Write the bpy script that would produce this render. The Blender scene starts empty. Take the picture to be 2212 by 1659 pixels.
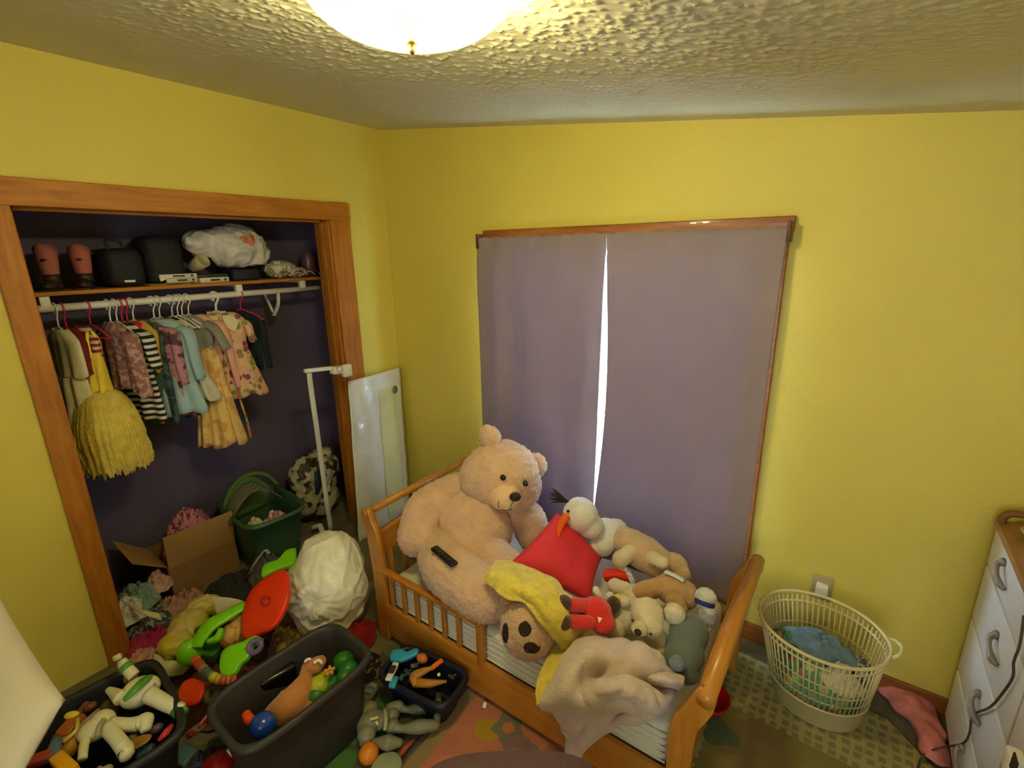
import bpy, bmesh, math, random
from math import sin, cos, pi, radians as rad
from mathutils import Vector as V, Matrix, Euler, noise
from mathutils.bvhtree import BVHTree
C = bpy.context.scene.collection
scn = bpy.context.scene
random.seed(7)

# ---------------- camera ----------------
cd = bpy.data.cameras.new('camera'); cam = bpy.data.objects.new('camera', cd); C.objects.link(cam)
cd.sensor_width = 36; cd.lens = 1045.975 / 2212 * 36; cd.clip_start = .02
cam.matrix_world = Matrix([[0.811149, -0.141754, 0.5674], [0.584616, 0.223332, -0.779966], [-0.016155, 0.96438, 0.264028]]).to_4x4()
cam.location = (0, 0, 1.785)
scn.camera = cam
scn.view_settings.view_transform = 'Standard'; scn.view_settings.look = 'None'
scn.view_settings.gamma = 1; scn.view_settings.use_curve_mapping = False
scn.view_settings.exposure = 2.0

# ---------------- world: bright hazy daylight outside the window ----------------
w = bpy.data.worlds.new('daylight'); scn.world = w; w.use_nodes = True
bg = w.node_tree.nodes['Background']; bg.inputs[0].default_value = (.42, .66, 1.0, 1); bg.inputs[1].default_value = 9.0

def light(name, kind, loc, energy, color, size=None, rot=None, sy=None):
    l = bpy.data.lights.new(name, kind); l.energy = energy; l.color = color
    o = bpy.data.objects.new(name, l); C.objects.link(o); o.location = loc
    if rot: o.rotation_euler = rot
    if kind == 'AREA':
        l.size = size
        if sy: l.shape = 'RECTANGLE'; l.size_y = sy
    elif size: l.shadow_soft_size = size
    return o
# added area light for cool daylight from behind the camera, source unseen
light('rear_daylight_fill', 'AREA', (.35, -1.50, 1.25), 6, (.88, .94, 1.0), .85, (rad(90), 0, 0), 1.9)

# ---------------- helpers ----------------
def lin(c):
    return tuple(((x/255)/12.92 if x/255 <= .04045 else ((x/255+.055)/1.055)**2.4) for x in c)
MC = {}
def M(name, c, rough=.6, bump=0, bs=60, var=.12, vs=6, sheen=0, metal=0, c2=None, pat=None, ps=20, trans=0, alpha=1, spec=.4, coat=0, detail=3):
    if name in MC: return MC[name]
    m = bpy.data.materials.new(name); m.use_nodes = True; MC[name] = m
    nt = m.node_tree; N = nt.nodes; L = nt.links; p = N['Principled BSDF']
    col = (*lin(c), 1)
    p.inputs['Roughness'].default_value = rough; p.inputs['Metallic'].default_value = metal
    p.inputs['Specular IOR Level'].default_value = spec
    p.inputs['Coat Weight'].default_value = coat
    if sheen: p.inputs['Sheen Weight'].default_value = sheen; p.inputs['Sheen Roughness'].default_value = .5
    if trans: p.inputs['Transmission Weight'].default_value = trans
    if alpha < 1: p.inputs['Alpha'].default_value = alpha
    tc = N.new('ShaderNodeTexCoord')
    nz = N.new('ShaderNodeTexNoise'); nz.inputs['Scale'].default_value = vs; nz.inputs['Detail'].default_value = detail
    L.new(tc.outputs['Object'], nz.inputs['Vector'])
    mr = N.new('ShaderNodeMapRange'); mr.inputs[1].default_value = .3; mr.inputs[2].default_value = .7
    mr.inputs[3].default_value = 1-var; mr.inputs[4].default_value = 1+var
    L.new(nz.outputs['Fac'], mr.inputs[0])
    mul = N.new('ShaderNodeVectorMath'); mul.operation = 'SCALE'; L.new(mr.outputs[0], mul.inputs['Scale'])
    if pat:
        mix = N.new('ShaderNodeMix'); mix.data_type = 'RGBA'
        mix.inputs[6].default_value = col; mix.inputs[7].default_value = (*lin(c2), 1)
        if pat in ('sx', 'sy', 'sz'):
            sp = N.new('ShaderNodeSeparateXYZ'); L.new(tc.outputs['Object'], sp.inputs[0])
            a = N.new('ShaderNodeMath'); a.operation = 'MULTIPLY'; a.inputs[1].default_value = ps; L.new(sp.outputs['xyz'.index(pat[1])], a.inputs[0])
            b = N.new('ShaderNodeMath'); b.operation = 'FRACT'; L.new(a.outputs[0], b.inputs[0])
            g = N.new('ShaderNodeMath'); g.operation = 'GREATER_THAN'; g.inputs[1].default_value = .5; L.new(b.outputs[0], g.inputs[0])
        elif pat == 'dots' or pat == 'floral':
            vo = N.new('ShaderNodeTexVoronoi'); vo.inputs['Scale'].default_value = ps; L.new(tc.outputs['Object'], vo.inputs['Vector'])
            g = N.new('ShaderNodeMath'); g.operation = 'LESS_THAN'; g.inputs[1].default_value = .32 if pat == 'dots' else .42; L.new(vo.outputs['Distance'], g.inputs[0])
            if pat == 'floral':
                hs = N.new('ShaderNodeHueSaturation'); hs.inputs['Color'].default_value = (*lin(c2), 1)
                sp = N.new('ShaderNodeSeparateColor'); L.new(vo.outputs['Color'], sp.inputs[0])
                h2 = N.new('ShaderNodeMapRange'); h2.inputs[3].default_value = .38; h2.inputs[4].default_value = .72; L.new(sp.outputs[0], h2.inputs[0])
                L.new(h2.outputs[0], hs.inputs['Hue']); L.new(hs.outputs[0], mix.inputs[7])
        elif pat == 'blot':
            n2 = N.new('ShaderNodeTexNoise'); n2.inputs['Scale'].default_value = ps; n2.inputs['Detail'].default_value = 2; L.new(tc.outputs['Object'], n2.inputs['Vector'])
            g = N.new('ShaderNodeMapRange'); g.inputs[1].default_value = .50; g.inputs[2].default_value = .55; L.new(n2.outputs['Fac'], g.inputs[0])
        elif pat == 'wood':
            mp = N.new('ShaderNodeMapping'); mp.inputs['Scale'].default_value = {'x': (.12, 1, 1), 'y': (1, .12, 1), 'z': (1, 1, .12)}[ps]
            L.new(tc.outputs['Object'], mp.inputs[0])
            n2 = N.new('ShaderNodeTexNoise'); n2.inputs['Scale'].default_value = 45; n2.inputs['Detail'].default_value = 6; n2.inputs['Distortion'].default_value = .6
            L.new(mp.outputs[0], n2.inputs['Vector'])
            g = N.new('ShaderNodeMapRange'); g.inputs[1].default_value = .35; g.inputs[2].default_value = .7; L.new(n2.outputs['Fac'], g.inputs[0])
        elif pat == 'grid':
            br = N.new('ShaderNodeTexVoronoi'); br.distance = 'CHEBYCHEV'; br.inputs['Randomness'].default_value = .25; br.inputs['Scale'].default_value = ps
            L.new(tc.outputs['Object'], br.inputs['Vector'])
            g = N.new('ShaderNodeMath'); g.operation = 'LESS_THAN'; g.inputs[1].default_value = .30; L.new(br.outputs['Distance'], g.inputs[0])
        L.new(g.outputs[0], mix.inputs[0]); L.new(mix.outputs[2], mul.inputs[0])
    else:
        mul.inputs[0].default_value = col[:3]
    L.new(mul.outputs[0], p.inputs['Base Color'])
    if bump:
        n3 = N.new('ShaderNodeTexNoise'); n3.inputs['Scale'].default_value = bs; n3.inputs['Detail'].default_value = 4
        L.new(tc.outputs['Object'], n3.inputs['Vector'])
        b = N.new('ShaderNodeBump'); b.inputs['Strength'].default_value = min(1, bump); b.inputs['Distance'].default_value = .01*max(1, bump)
        L.new(n3.outputs['Fac'], b.inputs['Height']); L.new(b.outputs[0], p.inputs['Normal'])
    return m

def cr(pts, n):
    """catmull-rom through pts, n samples per span"""
    P = [V(p) for p in pts]
    if len(P) < 3:
        return [P[0].lerp(P[-1], i/n) for i in range(n+1)]
    out = []
    for i in range(len(P)-1):
        a = P[i-1] if i else P[0]*2-P[1]; b = P[i]; c = P[i+1]; d = P[i+2] if i+2 < len(P) else P[-1]*2-P[-2]
        for k in range(n):
            t = k/n
            out.append(.5*((2*b)+(c-a)*t+(2*a-5*b+4*c-d)*t*t+(3*b-a-3*c+d)*t**3))
    out.append(P[-1]); return out

class B:
    def __init__(s): s.bm = bmesh.new(); s.mi = 0
    def face(s, vs):
        try:
            f = s.bm.faces.new(vs); f.material_index = s.mi; f.smooth = True; return f
        except ValueError: return None
    def box(s, c, d, rot=None, bev=.0, mi=None):
        if mi is not None: s.mi = mi
        hx, hy, hz = d[0]/2, d[1]/2, d[2]/2
        t = bmesh.new(); bmesh.ops.create_cube(t, size=1)
        for v in t.verts: v.co = V((v.co.x*d[0], v.co.y*d[1], v.co.z*d[2]))
        if bev: bmesh.ops.bevel(t, geom=t.edges[:], offset=min(bev, min(d)*.45), segments=3, profile=.5, affect='EDGES')
        m = Matrix.Translation(c) @ (Euler(rot).to_matrix().to_4x4() if rot else Matrix())
        s.add(t, m, not bev); return s
    def add(s, t, m=Matrix(), flat=False):
        mp = {}
        for v in t.verts: mp[v] = s.bm.verts.new(m @ v.co)
        for f in t.faces:
            g = s.face([mp[v] for v in f.verts])
            if g and flat: g.smooth = False
        t.free()
    def ell(s, c, r, rot=None, n=24, mi=None, p=1.0):
        if mi is not None: s.mi = mi
        t = bmesh.new(); bmesh.ops.create_uvsphere(t, u_segments=n, v_segments=max(6, n//2), radius=1)
        if isinstance(r, (int, float)): r = (r, r, r)
        for v in t.verts:
            co = v.co
            if p != 1: co = V([math.copysign(abs(x)**p, x) for x in co])
            v.co = V((co.x*r[0], co.y*r[1], co.z*r[2]))
        s.add(t, Matrix.Translation(c) @ (Euler(rot).to_matrix().to_4x4() if rot else Matrix())); return s
    def tube(s, pts, r, n=10, k=6, mi=None, cap=True, flat=1.0, smooth=True):
        if mi is not None: s.mi = mi
        P = cr(pts, k) if smooth and len(pts) > 2 else [V(p) for p in pts]
        m = len(P); rs = r if isinstance(r, (list, tuple)) else [r]
        rings = []; up = None
        for i, p in enumerate(P):
            t = (P[min(i+1, m-1)]-P[max(i-1, 0)])
            if t.length < 1e-9: t = V((0, 0, 1))
            t.normalize()
            if up is None:
                up = V((0, 0, 1)) if abs(t.z) < .9 else V((1, 0, 0))
            a = (up - t*up.dot(t))
            if a.length < 1e-6: a = t.orthogonal()
            a.normalize(); b = t.cross(a); up = a
            f = i/(m-1)*(len(rs)-1) if len(rs) > 1 else 0
            j = int(min(f, len(rs)-1)); rr = rs[j] if j >= len(rs)-1 else rs[j]*(1-(f-j))+rs[j+1]*(f-j)
            rings.append([s.bm.verts.new(p+(a*cos(2*pi*q/n)*flat+b*sin(2*pi*q/n))*rr) for q in range(n)])
        for i in range(m-1):
            for q in range(n): s.face([rings[i][q], rings[i][(q+1) % n], rings[i+1][(q+1) % n], rings[i+1][q]])
        if cap: s.face(rings[0][::-1]); s.face(rings[-1])
        return s
    def lathe(s, prof, c=(0, 0, 0), n=40, sx=1, sy=1, rot=None, mi=None, p=1.0, close=False):
        if mi is not None: s.mi = mi
        m = Matrix.Translation(c) @ (Euler(rot).to_matrix().to_4x4() if rot else Matrix())
        rg = []
        for r, z in prof:
            ring = []
            for q in range(n):
                a = 2*pi*q/n; x, y = cos(a), sin(a)
                if p != 1: x = math.copysign(abs(x)**p, x); y = math.copysign(abs(y)**p, y)
                if callable(r): rr, rz = r(a)
                else: rr, rz = r, z
                ring.append(s.bm.verts.new(m @ V((x*rr*sx, y*rr*sy, rz))))
            rg.append(ring)
        for i in range(len(rg)-1):
            for q in range(n): s.face([rg[i][q], rg[i][(q+1) % n], rg[i+1][(q+1) % n], rg[i+1][q]])
        if close: s.face(rg[0][::-1]); s.face(rg[-1])
        return s
    def prism(s, pts, d, mi=None):
        """pts: 3d outline (planar), d: extrusion vector"""
        if mi is not None: s.mi = mi
        a = [s.bm.verts.new(p) for p in pts]; b = [s.bm.verts.new(V(p)+V(d)) for p in pts]
        for f in (s.face(a[::-1]), s.face(b)):
            if f: f.smooth = False
        n = len(pts)
        for i in range(n):
            f = s.face([a[i], a[(i+1) % n], b[(i+1) % n], b[i]])
            if f: f.smooth = n > 14
        return s
    def grid(s, fn, nu, nv, mi=None, wrap=False):
        if mi is not None: s.mi = mi
        g = [[s.bm.verts.new(fn(i/nu, j/nv)) for j in range(nv+(0 if wrap else 1))] for i in range(nu+1)]
        for i in range(nu):
            for j in range(nv):
                k = (j+1) % len(g[0])
                s.face([g[i][j], g[i+1][j], g[i+1][k], g[i][k]])
        return s

def tag(o, label=None, cat=None, group=None, kind=None):
    if label: o['label'] = label
    if cat: o['category'] = cat
    if group: o['group'] = group
    if kind: o['kind'] = kind
    return o
def root(o):
    p = V((0, 0, 0))
    while o: p += o.location; o = o.parent
    return p
def obj(name, b, mats, parent=None, label=None, cat=None, group=None, kind=None, local=False, solid=0, sub=0, wn=False, keep=False):
    me = bpy.data.meshes.new(name)
    bm = b.bm if isinstance(b, B) else b
    bmesh.ops.recalc_face_normals(bm, faces=bm.faces[:])
    off = V((0, 0, 0))
    if not local and not keep:
        if parent: off = root(parent)
        elif bm.verts:
            xs = [v.co.x for v in bm.verts]; ys = [v.co.y for v in bm.verts]; zs = [v.co.z for v in bm.verts]
            off = V(((min(xs)+max(xs))/2, (min(ys)+max(ys))/2, min(zs)))
        for v in bm.verts: v.co -= off
    bm.to_mesh(me); bm.free()
    if not isinstance(mats, (list, tuple)): mats = [mats]
    for m in mats: me.materials.append(m)
    o = bpy.data.objects.new(name, me); C.objects.link(o)
    if parent: o.parent = parent
    elif not local and not keep: o.location = off
    if solid:
        md = o.modifiers.new('solid', 'SOLIDIFY'); md.thickness = solid; md.offset = 0
    if sub:
        md = o.modifiers.new('sub', 'SUBSURF'); md.levels = sub; md.render_levels = sub
    return tag(o, label, cat, group, kind)
def thing(name, label, cat, loc, group=None, rz=0):
    o = bpy.data.objects.new(name, None); C.objects.link(o); o.location = loc; o.rotation_euler = (0, 0, rz); o.empty_display_size = .05
    return tag(o, label, cat, group)
def dup(src, loc, rot=None, label=None, scale=None):
    def rec(s, par):
        c = s.copy(); C.objects.link(c)
        if par: c.parent = par
        for k in list(s.children): rec(k, c)
        return c
    c = rec(src, None); c.location = loc
    if rot is not None: c.rotation_euler = rot
    if scale: c.scale = scale
    if label: c['label'] = label
    return c
def bake(o):
    dg = bpy.context.evaluated_depsgraph_get(); me = bpy.data.meshes.new_from_object(o.evaluated_get(dg))
    o.modifiers.clear(); old = o.data; o.data = me
    for p in me.polygons: p.use_smooth = True
    return o
def blob(name, parts, mat, parent=None, vox=.012, sm=6, disp=.0, ds=20, seed=0, **kw):
    """union of ellipsoids (c, r[, rot]) and tapering limbs ('t', pts, radii) merged into one continuous skin"""
    b = B()
    for q in parts:
        if q[0] == 't': 
            b.tube(q[1], q[2], n=14, k=5)
            rr = q[2] if isinstance(q[2], (list, tuple)) else [q[2]]
            b.ell(q[1][0], rr[0], n=14); b.ell(q[1][-1], rr[-1], n=14)
        else: b.ell(*q, n=20)
    o = obj(name, b, mat, parent, **kw)
    md = o.modifiers.new('r', 'REMESH'); md.mode = 'VOXEL'; md.voxel_size = vox
    md = o.modifiers.new('s', 'SMOOTH'); md.factor = .6; md.iterations = sm
    bake(o)
    if disp:
        me = o.data; nn = [v.normal.copy() for v in me.vertices]
        for v, n in zip(me.vertices, nn):
            f = noise.fractal(v.co*ds+V((seed, seed, 0)), .6, 2.0, 3)
            v.co += n*f*disp
    return o
def bvh(o):
    m = o.matrix_world if not o.parent else None
    bpy.context.view_layer.update()
    me = o.data; mw = o.matrix_world
    return BVHTree.FromPolygons([mw @ v.co for v in me.vertices], [list(p.vertices) for p in me.polygons])
def decal(name, tree, p, d, outline, mat, parent, th=.004, up=(0, 0, 1), n=8, dome=0):
    """a patch lying on a surface: outline(a)->radius, projected from p along d"""
    d = V(d).normalized(); u = V(up).cross(d).normalized(); v = d.cross(u)
    b = B(); rings = []
    for i in range(n+1):
        ring = []
        for q in range(24):
            a = 2*pi*q/24; r = outline(a)*i/n
            s = V(p)+u*cos(a)*r+v*sin(a)*r-d*.3
            h = tree.ray_cast(s, d, 1.0)
            hp = h[0] if h[0] is not None else V(p)
            f = (1-(i/n)**2)
            ring.append(b.bm.verts.new(hp-d*(th*(1 if i < n else -.5)+dome*f**.6)))
            if i == 0: ring = [ring[0]]*24; break
        rings.append(ring)
    for i in range(n):
        for q in range(24):
            k = (q+1) % 24
            if i == 0: b.face([rings[0][0], rings[1][q], rings[1][k]])
            else: b.face([rings[i][q], rings[i+1][q], rings[i+1][k], rings[i][k]])
    return obj(name, b, mat, parent)
def oval(a_, b_):
    return lambda a: a_*b_/math.sqrt((b_*cos(a))**2+(a_*sin(a))**2)
def surf(rows, nu=6, nv=6, amp=0, ns=8, seed=0):
    """catmull-rom surface through a net of control points -> B"""
    R = [cr(r, nv) for r in rows]
    cols = [cr([r[j] for r in R], nu) for j in range(len(R[0]))]
    b = B(); g = []
    for j, c in enumerate(cols):
        g.append([b.bm.verts.new(p+V((0, 0, 1))*amp*noise.noise(p*ns+V((seed, 0, 0)))+V((1, .6, 0))*amp*.5*noise.noise(p*ns*.8+V((0, seed, 5)))) for p in c])
    for j in range(len(g)-1):
        for i in range(len(g[0])-1): b.face([g[j][i], g[j+1][i], g[j+1][i+1], g[j][i+1]])
    return b
def crumple(c, r, h, seed, n=34, fold=.3, rz=0, fs=1.0):
    """a heap of cloth: dome with ridged folds and a wavy outline"""
    b = B(); rot = Matrix.Rotation(rz, 3, 'Z')
    def fn(u, v):
        a = 2*pi*v; rr = u
        e = 1+.22*noise.noise(V((cos(a)*1.3, sin(a)*1.3, seed*3.1)))+.10*noise.noise(V((cos(a)*3.5, sin(a)*3.5, seed*1.7)))
        x, y = cos(a)*rr*e, sin(a)*rr*e
        q = V((x*2.6*fs, y*2.6*fs, seed*5.3)); q += V((noise.noise(q*1.2), noise.noise(q*1.2+V((9, 0, 0))), 0))*.8
        rid = 1-abs(noise.noise(q))*2.2; rid = max(0, rid)**1.5
        q2 = q*2.4; rid2 = 1-abs(noise.noise(q2+V((4, 4, 4))))*2
        z = (1-rr**2.4)*(.55+fold*(rid-.35)+fold*.35*rid2)
        z = max(z, .012/h)
        p = rot @ V((x*r[0], y*r[1], 0))
        return V((c[0]+p.x, c[1]+p.y, c[2]+z*h))
    b.grid(fn, n, n*2, wrap=True)
    # underside
    g = B()
    return b
def tee(): pass
# ================= SETTING =================
YELLOW = M('yellow_wall_paint', (215, 195, 84), .55, bump=.12, bs=90, var=.03, vs=2)
PURPLE = M('purple_closet_paint', (94, 82, 106), .7, bump=.2, bs=60, var=.06, vs=2)
POP = M('popcorn_ceiling', (204, 196, 158), .5, var=.05, vs=3)
nt = POP.node_tree; p_ = nt.nodes['Principled BSDF']; tc_ = nt.nodes.new('ShaderNodeTexCoord')
v_ = nt.nodes.new('ShaderNodeTexVoronoi'); v_.feature = 'F1'; v_.inputs['Scale'].default_value = 85
n_ = nt.nodes.new('ShaderNodeTexNoise'); n_.inputs['Scale'].default_value = 24; n_.inputs['Detail'].default_value = 5; n_.inputs['Roughness'].default_value = .6
nt.links.new(tc_.outputs['Object'], v_.inputs['Vector']); nt.links.new(tc_.outputs['Object'], n_.inputs['Vector'])
r1_ = nt.nodes.new('ShaderNodeMapRange'); r1_.interpolation_type = 'SMOOTHSTEP'; r1_.inputs[1].default_value = .55; r1_.inputs[2].default_value = .12
r2_ = nt.nodes.new('ShaderNodeMapRange'); r2_.interpolation_type = 'SMOOTHSTEP'; r2_.inputs[1].default_value = .47; r2_.inputs[2].default_value = .58
m_ = nt.nodes.new('ShaderNodeMath'); m_.operation = 'MULTIPLY'
nt.links.new(v_.outputs['Distance'], r1_.inputs[0]); nt.links.new(n_.outputs['Fac'], r2_.inputs[0]); nt.links.new(r1_.outputs[0], m_.inputs[0]); nt.links.new(r2_.outputs[0], m_.inputs[1])
b_ = nt.nodes.new('ShaderNodeBump'); b_.inputs['Strength'].default_value = .3; b_.inputs['Distance'].default_value = .003
nt.links.new(m_.outputs[0], b_.inputs['Height']); nt.links.new(b_.outputs[0], p_.inputs['Normal'])
CARPET = M('olive_carpet', (128, 118, 84), .95, bump=1, bs=220, var=.22, vs=9, detail=6)
TRIM = M('orange_pine_trim', (184, 118, 34), .55, var=.08, c2=(156, 92, 20), pat='wood', ps='z', coat=0)
TRIMY = M('orange_pine_trim_along', (188, 122, 34), .55, var=.08, c2=(160, 96, 20), pat='wood', ps='y', coat=0)
TRIMX = M('orange_pine_trim_across', (160, 94, 36), .42, var=.08, c2=(124, 70, 22), pat='wood', ps='x', coat=.15)
WHITE = M('white_plastic', (226, 222, 208), .4, var=.03)
WMETAL = M('white_enamel', (222, 218, 204), .35, var=.04)

XL, YB, XR, YF = -2.55, 2.177, 1.0, -1.6
ceilz = lambda x: 2.513-.123*(x-XL)
def struct(name, b, m, parent=None): return obj(name, b, m, parent, kind='structure' if not parent else None)
struct('floor', B().box((-1.15, .3, -.05), (4.3, 4.0, .1)), CARPET)
# sloping ceiling (high over the closet wall, low to the right)
import numpy as np
rs_ = np.random.RandomState(5)
cs_ = .0055; gx = int((XR-XL+.2)/cs_)+1; gy = int((YB-YF+.2)/cs_)+1
Hh = np.zeros((gx, gy)); Xg = XL-.1+np.arange(gx)*cs_; Yg = YF-.1+np.arange(gy)*cs_
den = np.zeros((gx, gy))
for k in range(44):                                    # patchy density of the sprayed blobs
    cx_, cy_, r_ = rs_.uniform(0, gx), rs_.uniform(0, gy), rs_.uniform(25, 70)
    den += np.exp(-(((np.arange(gx)[:, None]-cx_)**2+(np.arange(gy)[None, :]-cy_)**2)/r_**2))
for k in range(34000):
    cx_, cy_ = rs_.uniform(4, gx-5), rs_.uniform(4, gy-5)
    if Yg[int(cy_)] < 0 and k % 3: continue
    if rs_.rand() > .35+.65*min(1, den[int(cx_), int(cy_)]): continue
    r_ = rs_.uniform(.7, 1.4); dl_ = math.hypot(Xg[int(cx_)]+.79, Yg[int(cy_)]-.77); h_ = rs_.uniform(.3, 1)*.0064*max(.18, min(1, 1.5-dl_/1.0)); i0, j0 = int(cx_), int(cy_); a_ = rs_.uniform(0, pi); e_ = rs_.uniform(1, 1.9)  # blobs flatten away from the lamp, putting its light falloff into the relief
    I, J = np.mgrid[i0-3:i0+4, j0-3:j0+4]; dx_ = (I-cx_)*cos(a_)+(J-cy_)*sin(a_); dy_ = -(I-cx_)*sin(a_)+(J-cy_)*cos(a_)
    Hh[i0-3:i0+4, j0-3:j0+4] = np.maximum(Hh[i0-3:i0+4, j0-3:j0+4], h_*np.exp(-((dx_/e_)**2+dy_**2)/r_**2))
XX, YY = np.meshgrid(Xg, Yg, indexing='ij'); ZZ = 2.513-.123*(XX-XL)-Hh
bot = np.stack([XX, YY, ZZ], -1).reshape(-1, 3); n0 = len(bot)
x0_, x1_, y0_, y1_ = Xg[0], Xg[-1], Yg[0], Yg[-1]
topv = np.array([[x0_, y0_, ceilz(x0_)+.06], [x1_, y0_, ceilz(x1_)+.06], [x1_, y1_, ceilz(x1_)+.06], [x0_, y1_, ceilz(x0_)+.06]])
ii, jj = np.mgrid[0:gx-1, 0:gy-1]; a_ = (ii*gy+jj).ravel(); fq = np.stack([a_, a_+1, a_+gy+1, a_+gy], -1)
fc = fq.tolist()+[[n0, n0+1, n0+2, n0+3]]
me = bpy.data.meshes.new('ceiling'); me.from_pydata(np.vstack([bot, topv]).tolist(), [], fc); me.materials.append(POP)
me.polygons.foreach_set('use_smooth', [True]*len(me.polygons))
tag(bpy.data.objects.new('ceiling', me), kind='structure'); C.objects.link(bpy.data.objects['ceiling'])
# closet wall with its opening
OY0, OY1, OZ = .444, 1.742, 1.974
b = B()
T = .12
def seg(y0, y1, z0, z1): b.box((XL-T/2, (y0+y1)/2, (z0+z1)/2), (T, y1-y0, z1-z0))
seg(YF, OY0-.02, 0, 2.53); seg(OY1+.02, YB+.1, 0, 2.53); seg(OY0-.02, OY1+.02, OZ+.02, 2.53)
struct('wall_left', b, YELLOW)
# window wall with opening
WX0, WX1, WZ0, WZ1 = -1.67, -.33, .34, 1.82
b = B()
def segx(x0, x1, z0, z1):
    b.prism([(x0, YB, z0), (x1, YB, z0), (x1, YB, z1(x1) if callable(z1) else z1), (x0, YB, z1(x0) if callable(z1) else z1)], (0, .14, 0))
top = lambda x: ceilz(x)+.02
segx(XL-.12, WX0, 0, top); segx(WX1, XR+.1, 0, top); segx(WX0, WX1, 0, WZ0); segx(WX0, WX1, WZ1, top)
struct('wall_back', b, YELLOW)
b = B(); b.prism([(XR, YF, 0), (XR, YB, 0), (XR, YB, ceilz(XR)+.02), (XR, YF, ceilz(XR)+.02)], (.1, 0, 0)); struct('wall_right', b, YELLOW)
b = B()
def segf(x0, x1, z0): b.prism([(x0, YF, z0), (x1, YF, z0), (x1, YF, ceilz(x1)+.02), (x0, YF, ceilz(x0)+.02)], (0, -.1, 0))
segf(XL-.12, -.1, 0); segf(.8, XR+.1, 0); segf(-.1, .8, 2.03)
struct('wall_front', b, YELLOW)
b = B().box((.35, YF-.08, 1.0), (.86, .04, 2.0), bev=.004); struct('door_1', b, M('cream_door', (210, 204, 190), .5))
# closet interior
CX = -3.17
struct('wall_closet_back', B().box((CX-.03, 1.09, 1.25), (.06, 1.86, 2.5)), PURPLE)
struct('wall_closet_left', B().box(((CX+XL-T)/2, .16, 1.25), (XL-T-CX, .04, 2.5)), PURPLE)
struct('wall_closet_right', B().box(((CX+XL-T)/2, 2.02, 1.25), (XL-T-CX, .04, 2.5)), PURPLE)
struct('ceiling_closet', B().box(((CX+XL-T)/2, 1.09, 2.49), (XL-T-CX, 1.84, .04)), PURPLE)
# casing of the closet opening: three boards with jambs
def casing(name, y0, y1, jy):
    b = B().box((XL+.009, (y0+y1)/2, 1.037), (.018, y1-y0, 2.074), bev=.004)
    b.box((XL-T/2-.005, jy, .987), (T+.01, .02, 1.974), bev=.002)
    b.box((XL-.06, jy+(.016 if jy < 1 else -.016), .98), (.035, .012, 1.96), bev=.002)
    return struct(name, b, TRIM)
casing('trim_1', .362, OY0, OY0-.01)
casing('trim_2', OY1+.012, 1.882, OY1+.01)
b = B().box((XL+.012, (.36+1.885)/2, 2.022), (.024, 1.525, .098), bev=.004)
b.box((XL-T/2-.005, 1.093, OZ+.01), (T+.01, 1.298, .02), bev=.002)
b.box((XL-.06, 1.093, OZ-.006), (.035, 1.27, .012), bev=.002)
struct('trim_3', b, TRIMY)
# baseboards
struct('baseboard_back', B().box(((XL+XR)/2, YB-.008, .045), (XR-XL, .016, .09), bev=.004), TRIMX)
# window: wooden casing, white frame, glass
b = B()
b.box(((-1.748-.252)/2, YB-.012, 1.868), (1.496, .024, .058), bev=.004)
b.box((-1.712, YB-.011, 1.07), (.07, .022, 1.56), bev=.004); b.box((-.300, YB-.011, 1.07), (.07, .022, 1.56), bev=.004)
b.box((-1.0, YB-.02, .30), (1.52, .045, .04), bev=.006)
struct('trim_4', b, TRIMX)
win = B()
wf = M('white_window_frame', (228, 228, 226), .35)
ym = YB+.07
for x in (WX0+.02, WX1-.02): win.box((x, ym, (WZ0+WZ1)/2), (.04, .05, WZ1-WZ0), bev=.004)
for z in (WZ0+.02, (WZ0+WZ1)/2, WZ1-.02): win.box(((WX0+WX1)/2, ym, z), (WX1-WX0, .05, .04), bev=.004)
w1 = obj('window_1', win, wf, kind='structure')
gm = bpy.data.materials.new('clear_glass'); gm.use_nodes = True; N_ = gm.node_tree
for n in list(N_.nodes): N_.nodes.remove(n)
o_ = N_.nodes.new('ShaderNodeOutputMaterial'); mx = N_.nodes.new('ShaderNodeMixShader'); mx.inputs[0].default_value = .07
tr = N_.nodes.new('ShaderNodeBsdfTransparent'); gl = N_.nodes.new('ShaderNodeBsdfGlossy'); gl.inputs['Roughness'].default_value = .02
N_.links.new(tr.outputs[0], mx.inputs[1]); N_.links.new(gl.outputs[0], mx.inputs[2]); N_.links.new(mx.outputs[0], o_.inputs[0])
obj('window_pane', B().box(((WX0+WX1)/2, ym, (WZ0+WZ1)/2), (WX1-WX0-.06, .006, WZ1-WZ0-.06)), gm, w1)

# ================= CEILING LAMP =================
LX, LY = -.79, .772
lc = ceilz(LX)
lamp = thing('ceiling_lamp', 'frosted glass bowl lamp, switched on, fixed to the textured ceiling', 'lamp', (LX, LY, lc-.10))
gb = bpy.data.materials.new('frosted_yellow_glass'); gb.use_nodes = True; N_ = gb.node_tree
for n in list(N_.nodes): N_.nodes.remove(n)
o_ = N_.nodes.new('ShaderNodeOutputMaterial'); mx = N_.nodes.new('ShaderNodeMixShader'); mx.inputs[0].default_value = .13
tr = N_.nodes.new('ShaderNodeBsdfTransparent'); tr.inputs[0].default_value = (1, .97, .84, 1)
tl = N_.nodes.new('ShaderNodeBsdfTranslucent'); tl.inputs[0].default_value = (.55, .5, .28, 1)
gs = N_.nodes.new('ShaderNodeBsdfDiffuse'); gs.inputs[0].default_value = (.6, .56, .36, 1)
m2 = N_.nodes.new('ShaderNodeMixShader'); m2.inputs[0].default_value = .25
em = N_.nodes.new('ShaderNodeEmission'); em.inputs[0].default_value = (1, .86, .36, 1); em.inputs[1].default_value = .12
ad = N_.nodes.new('ShaderNodeAddShader')
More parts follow.
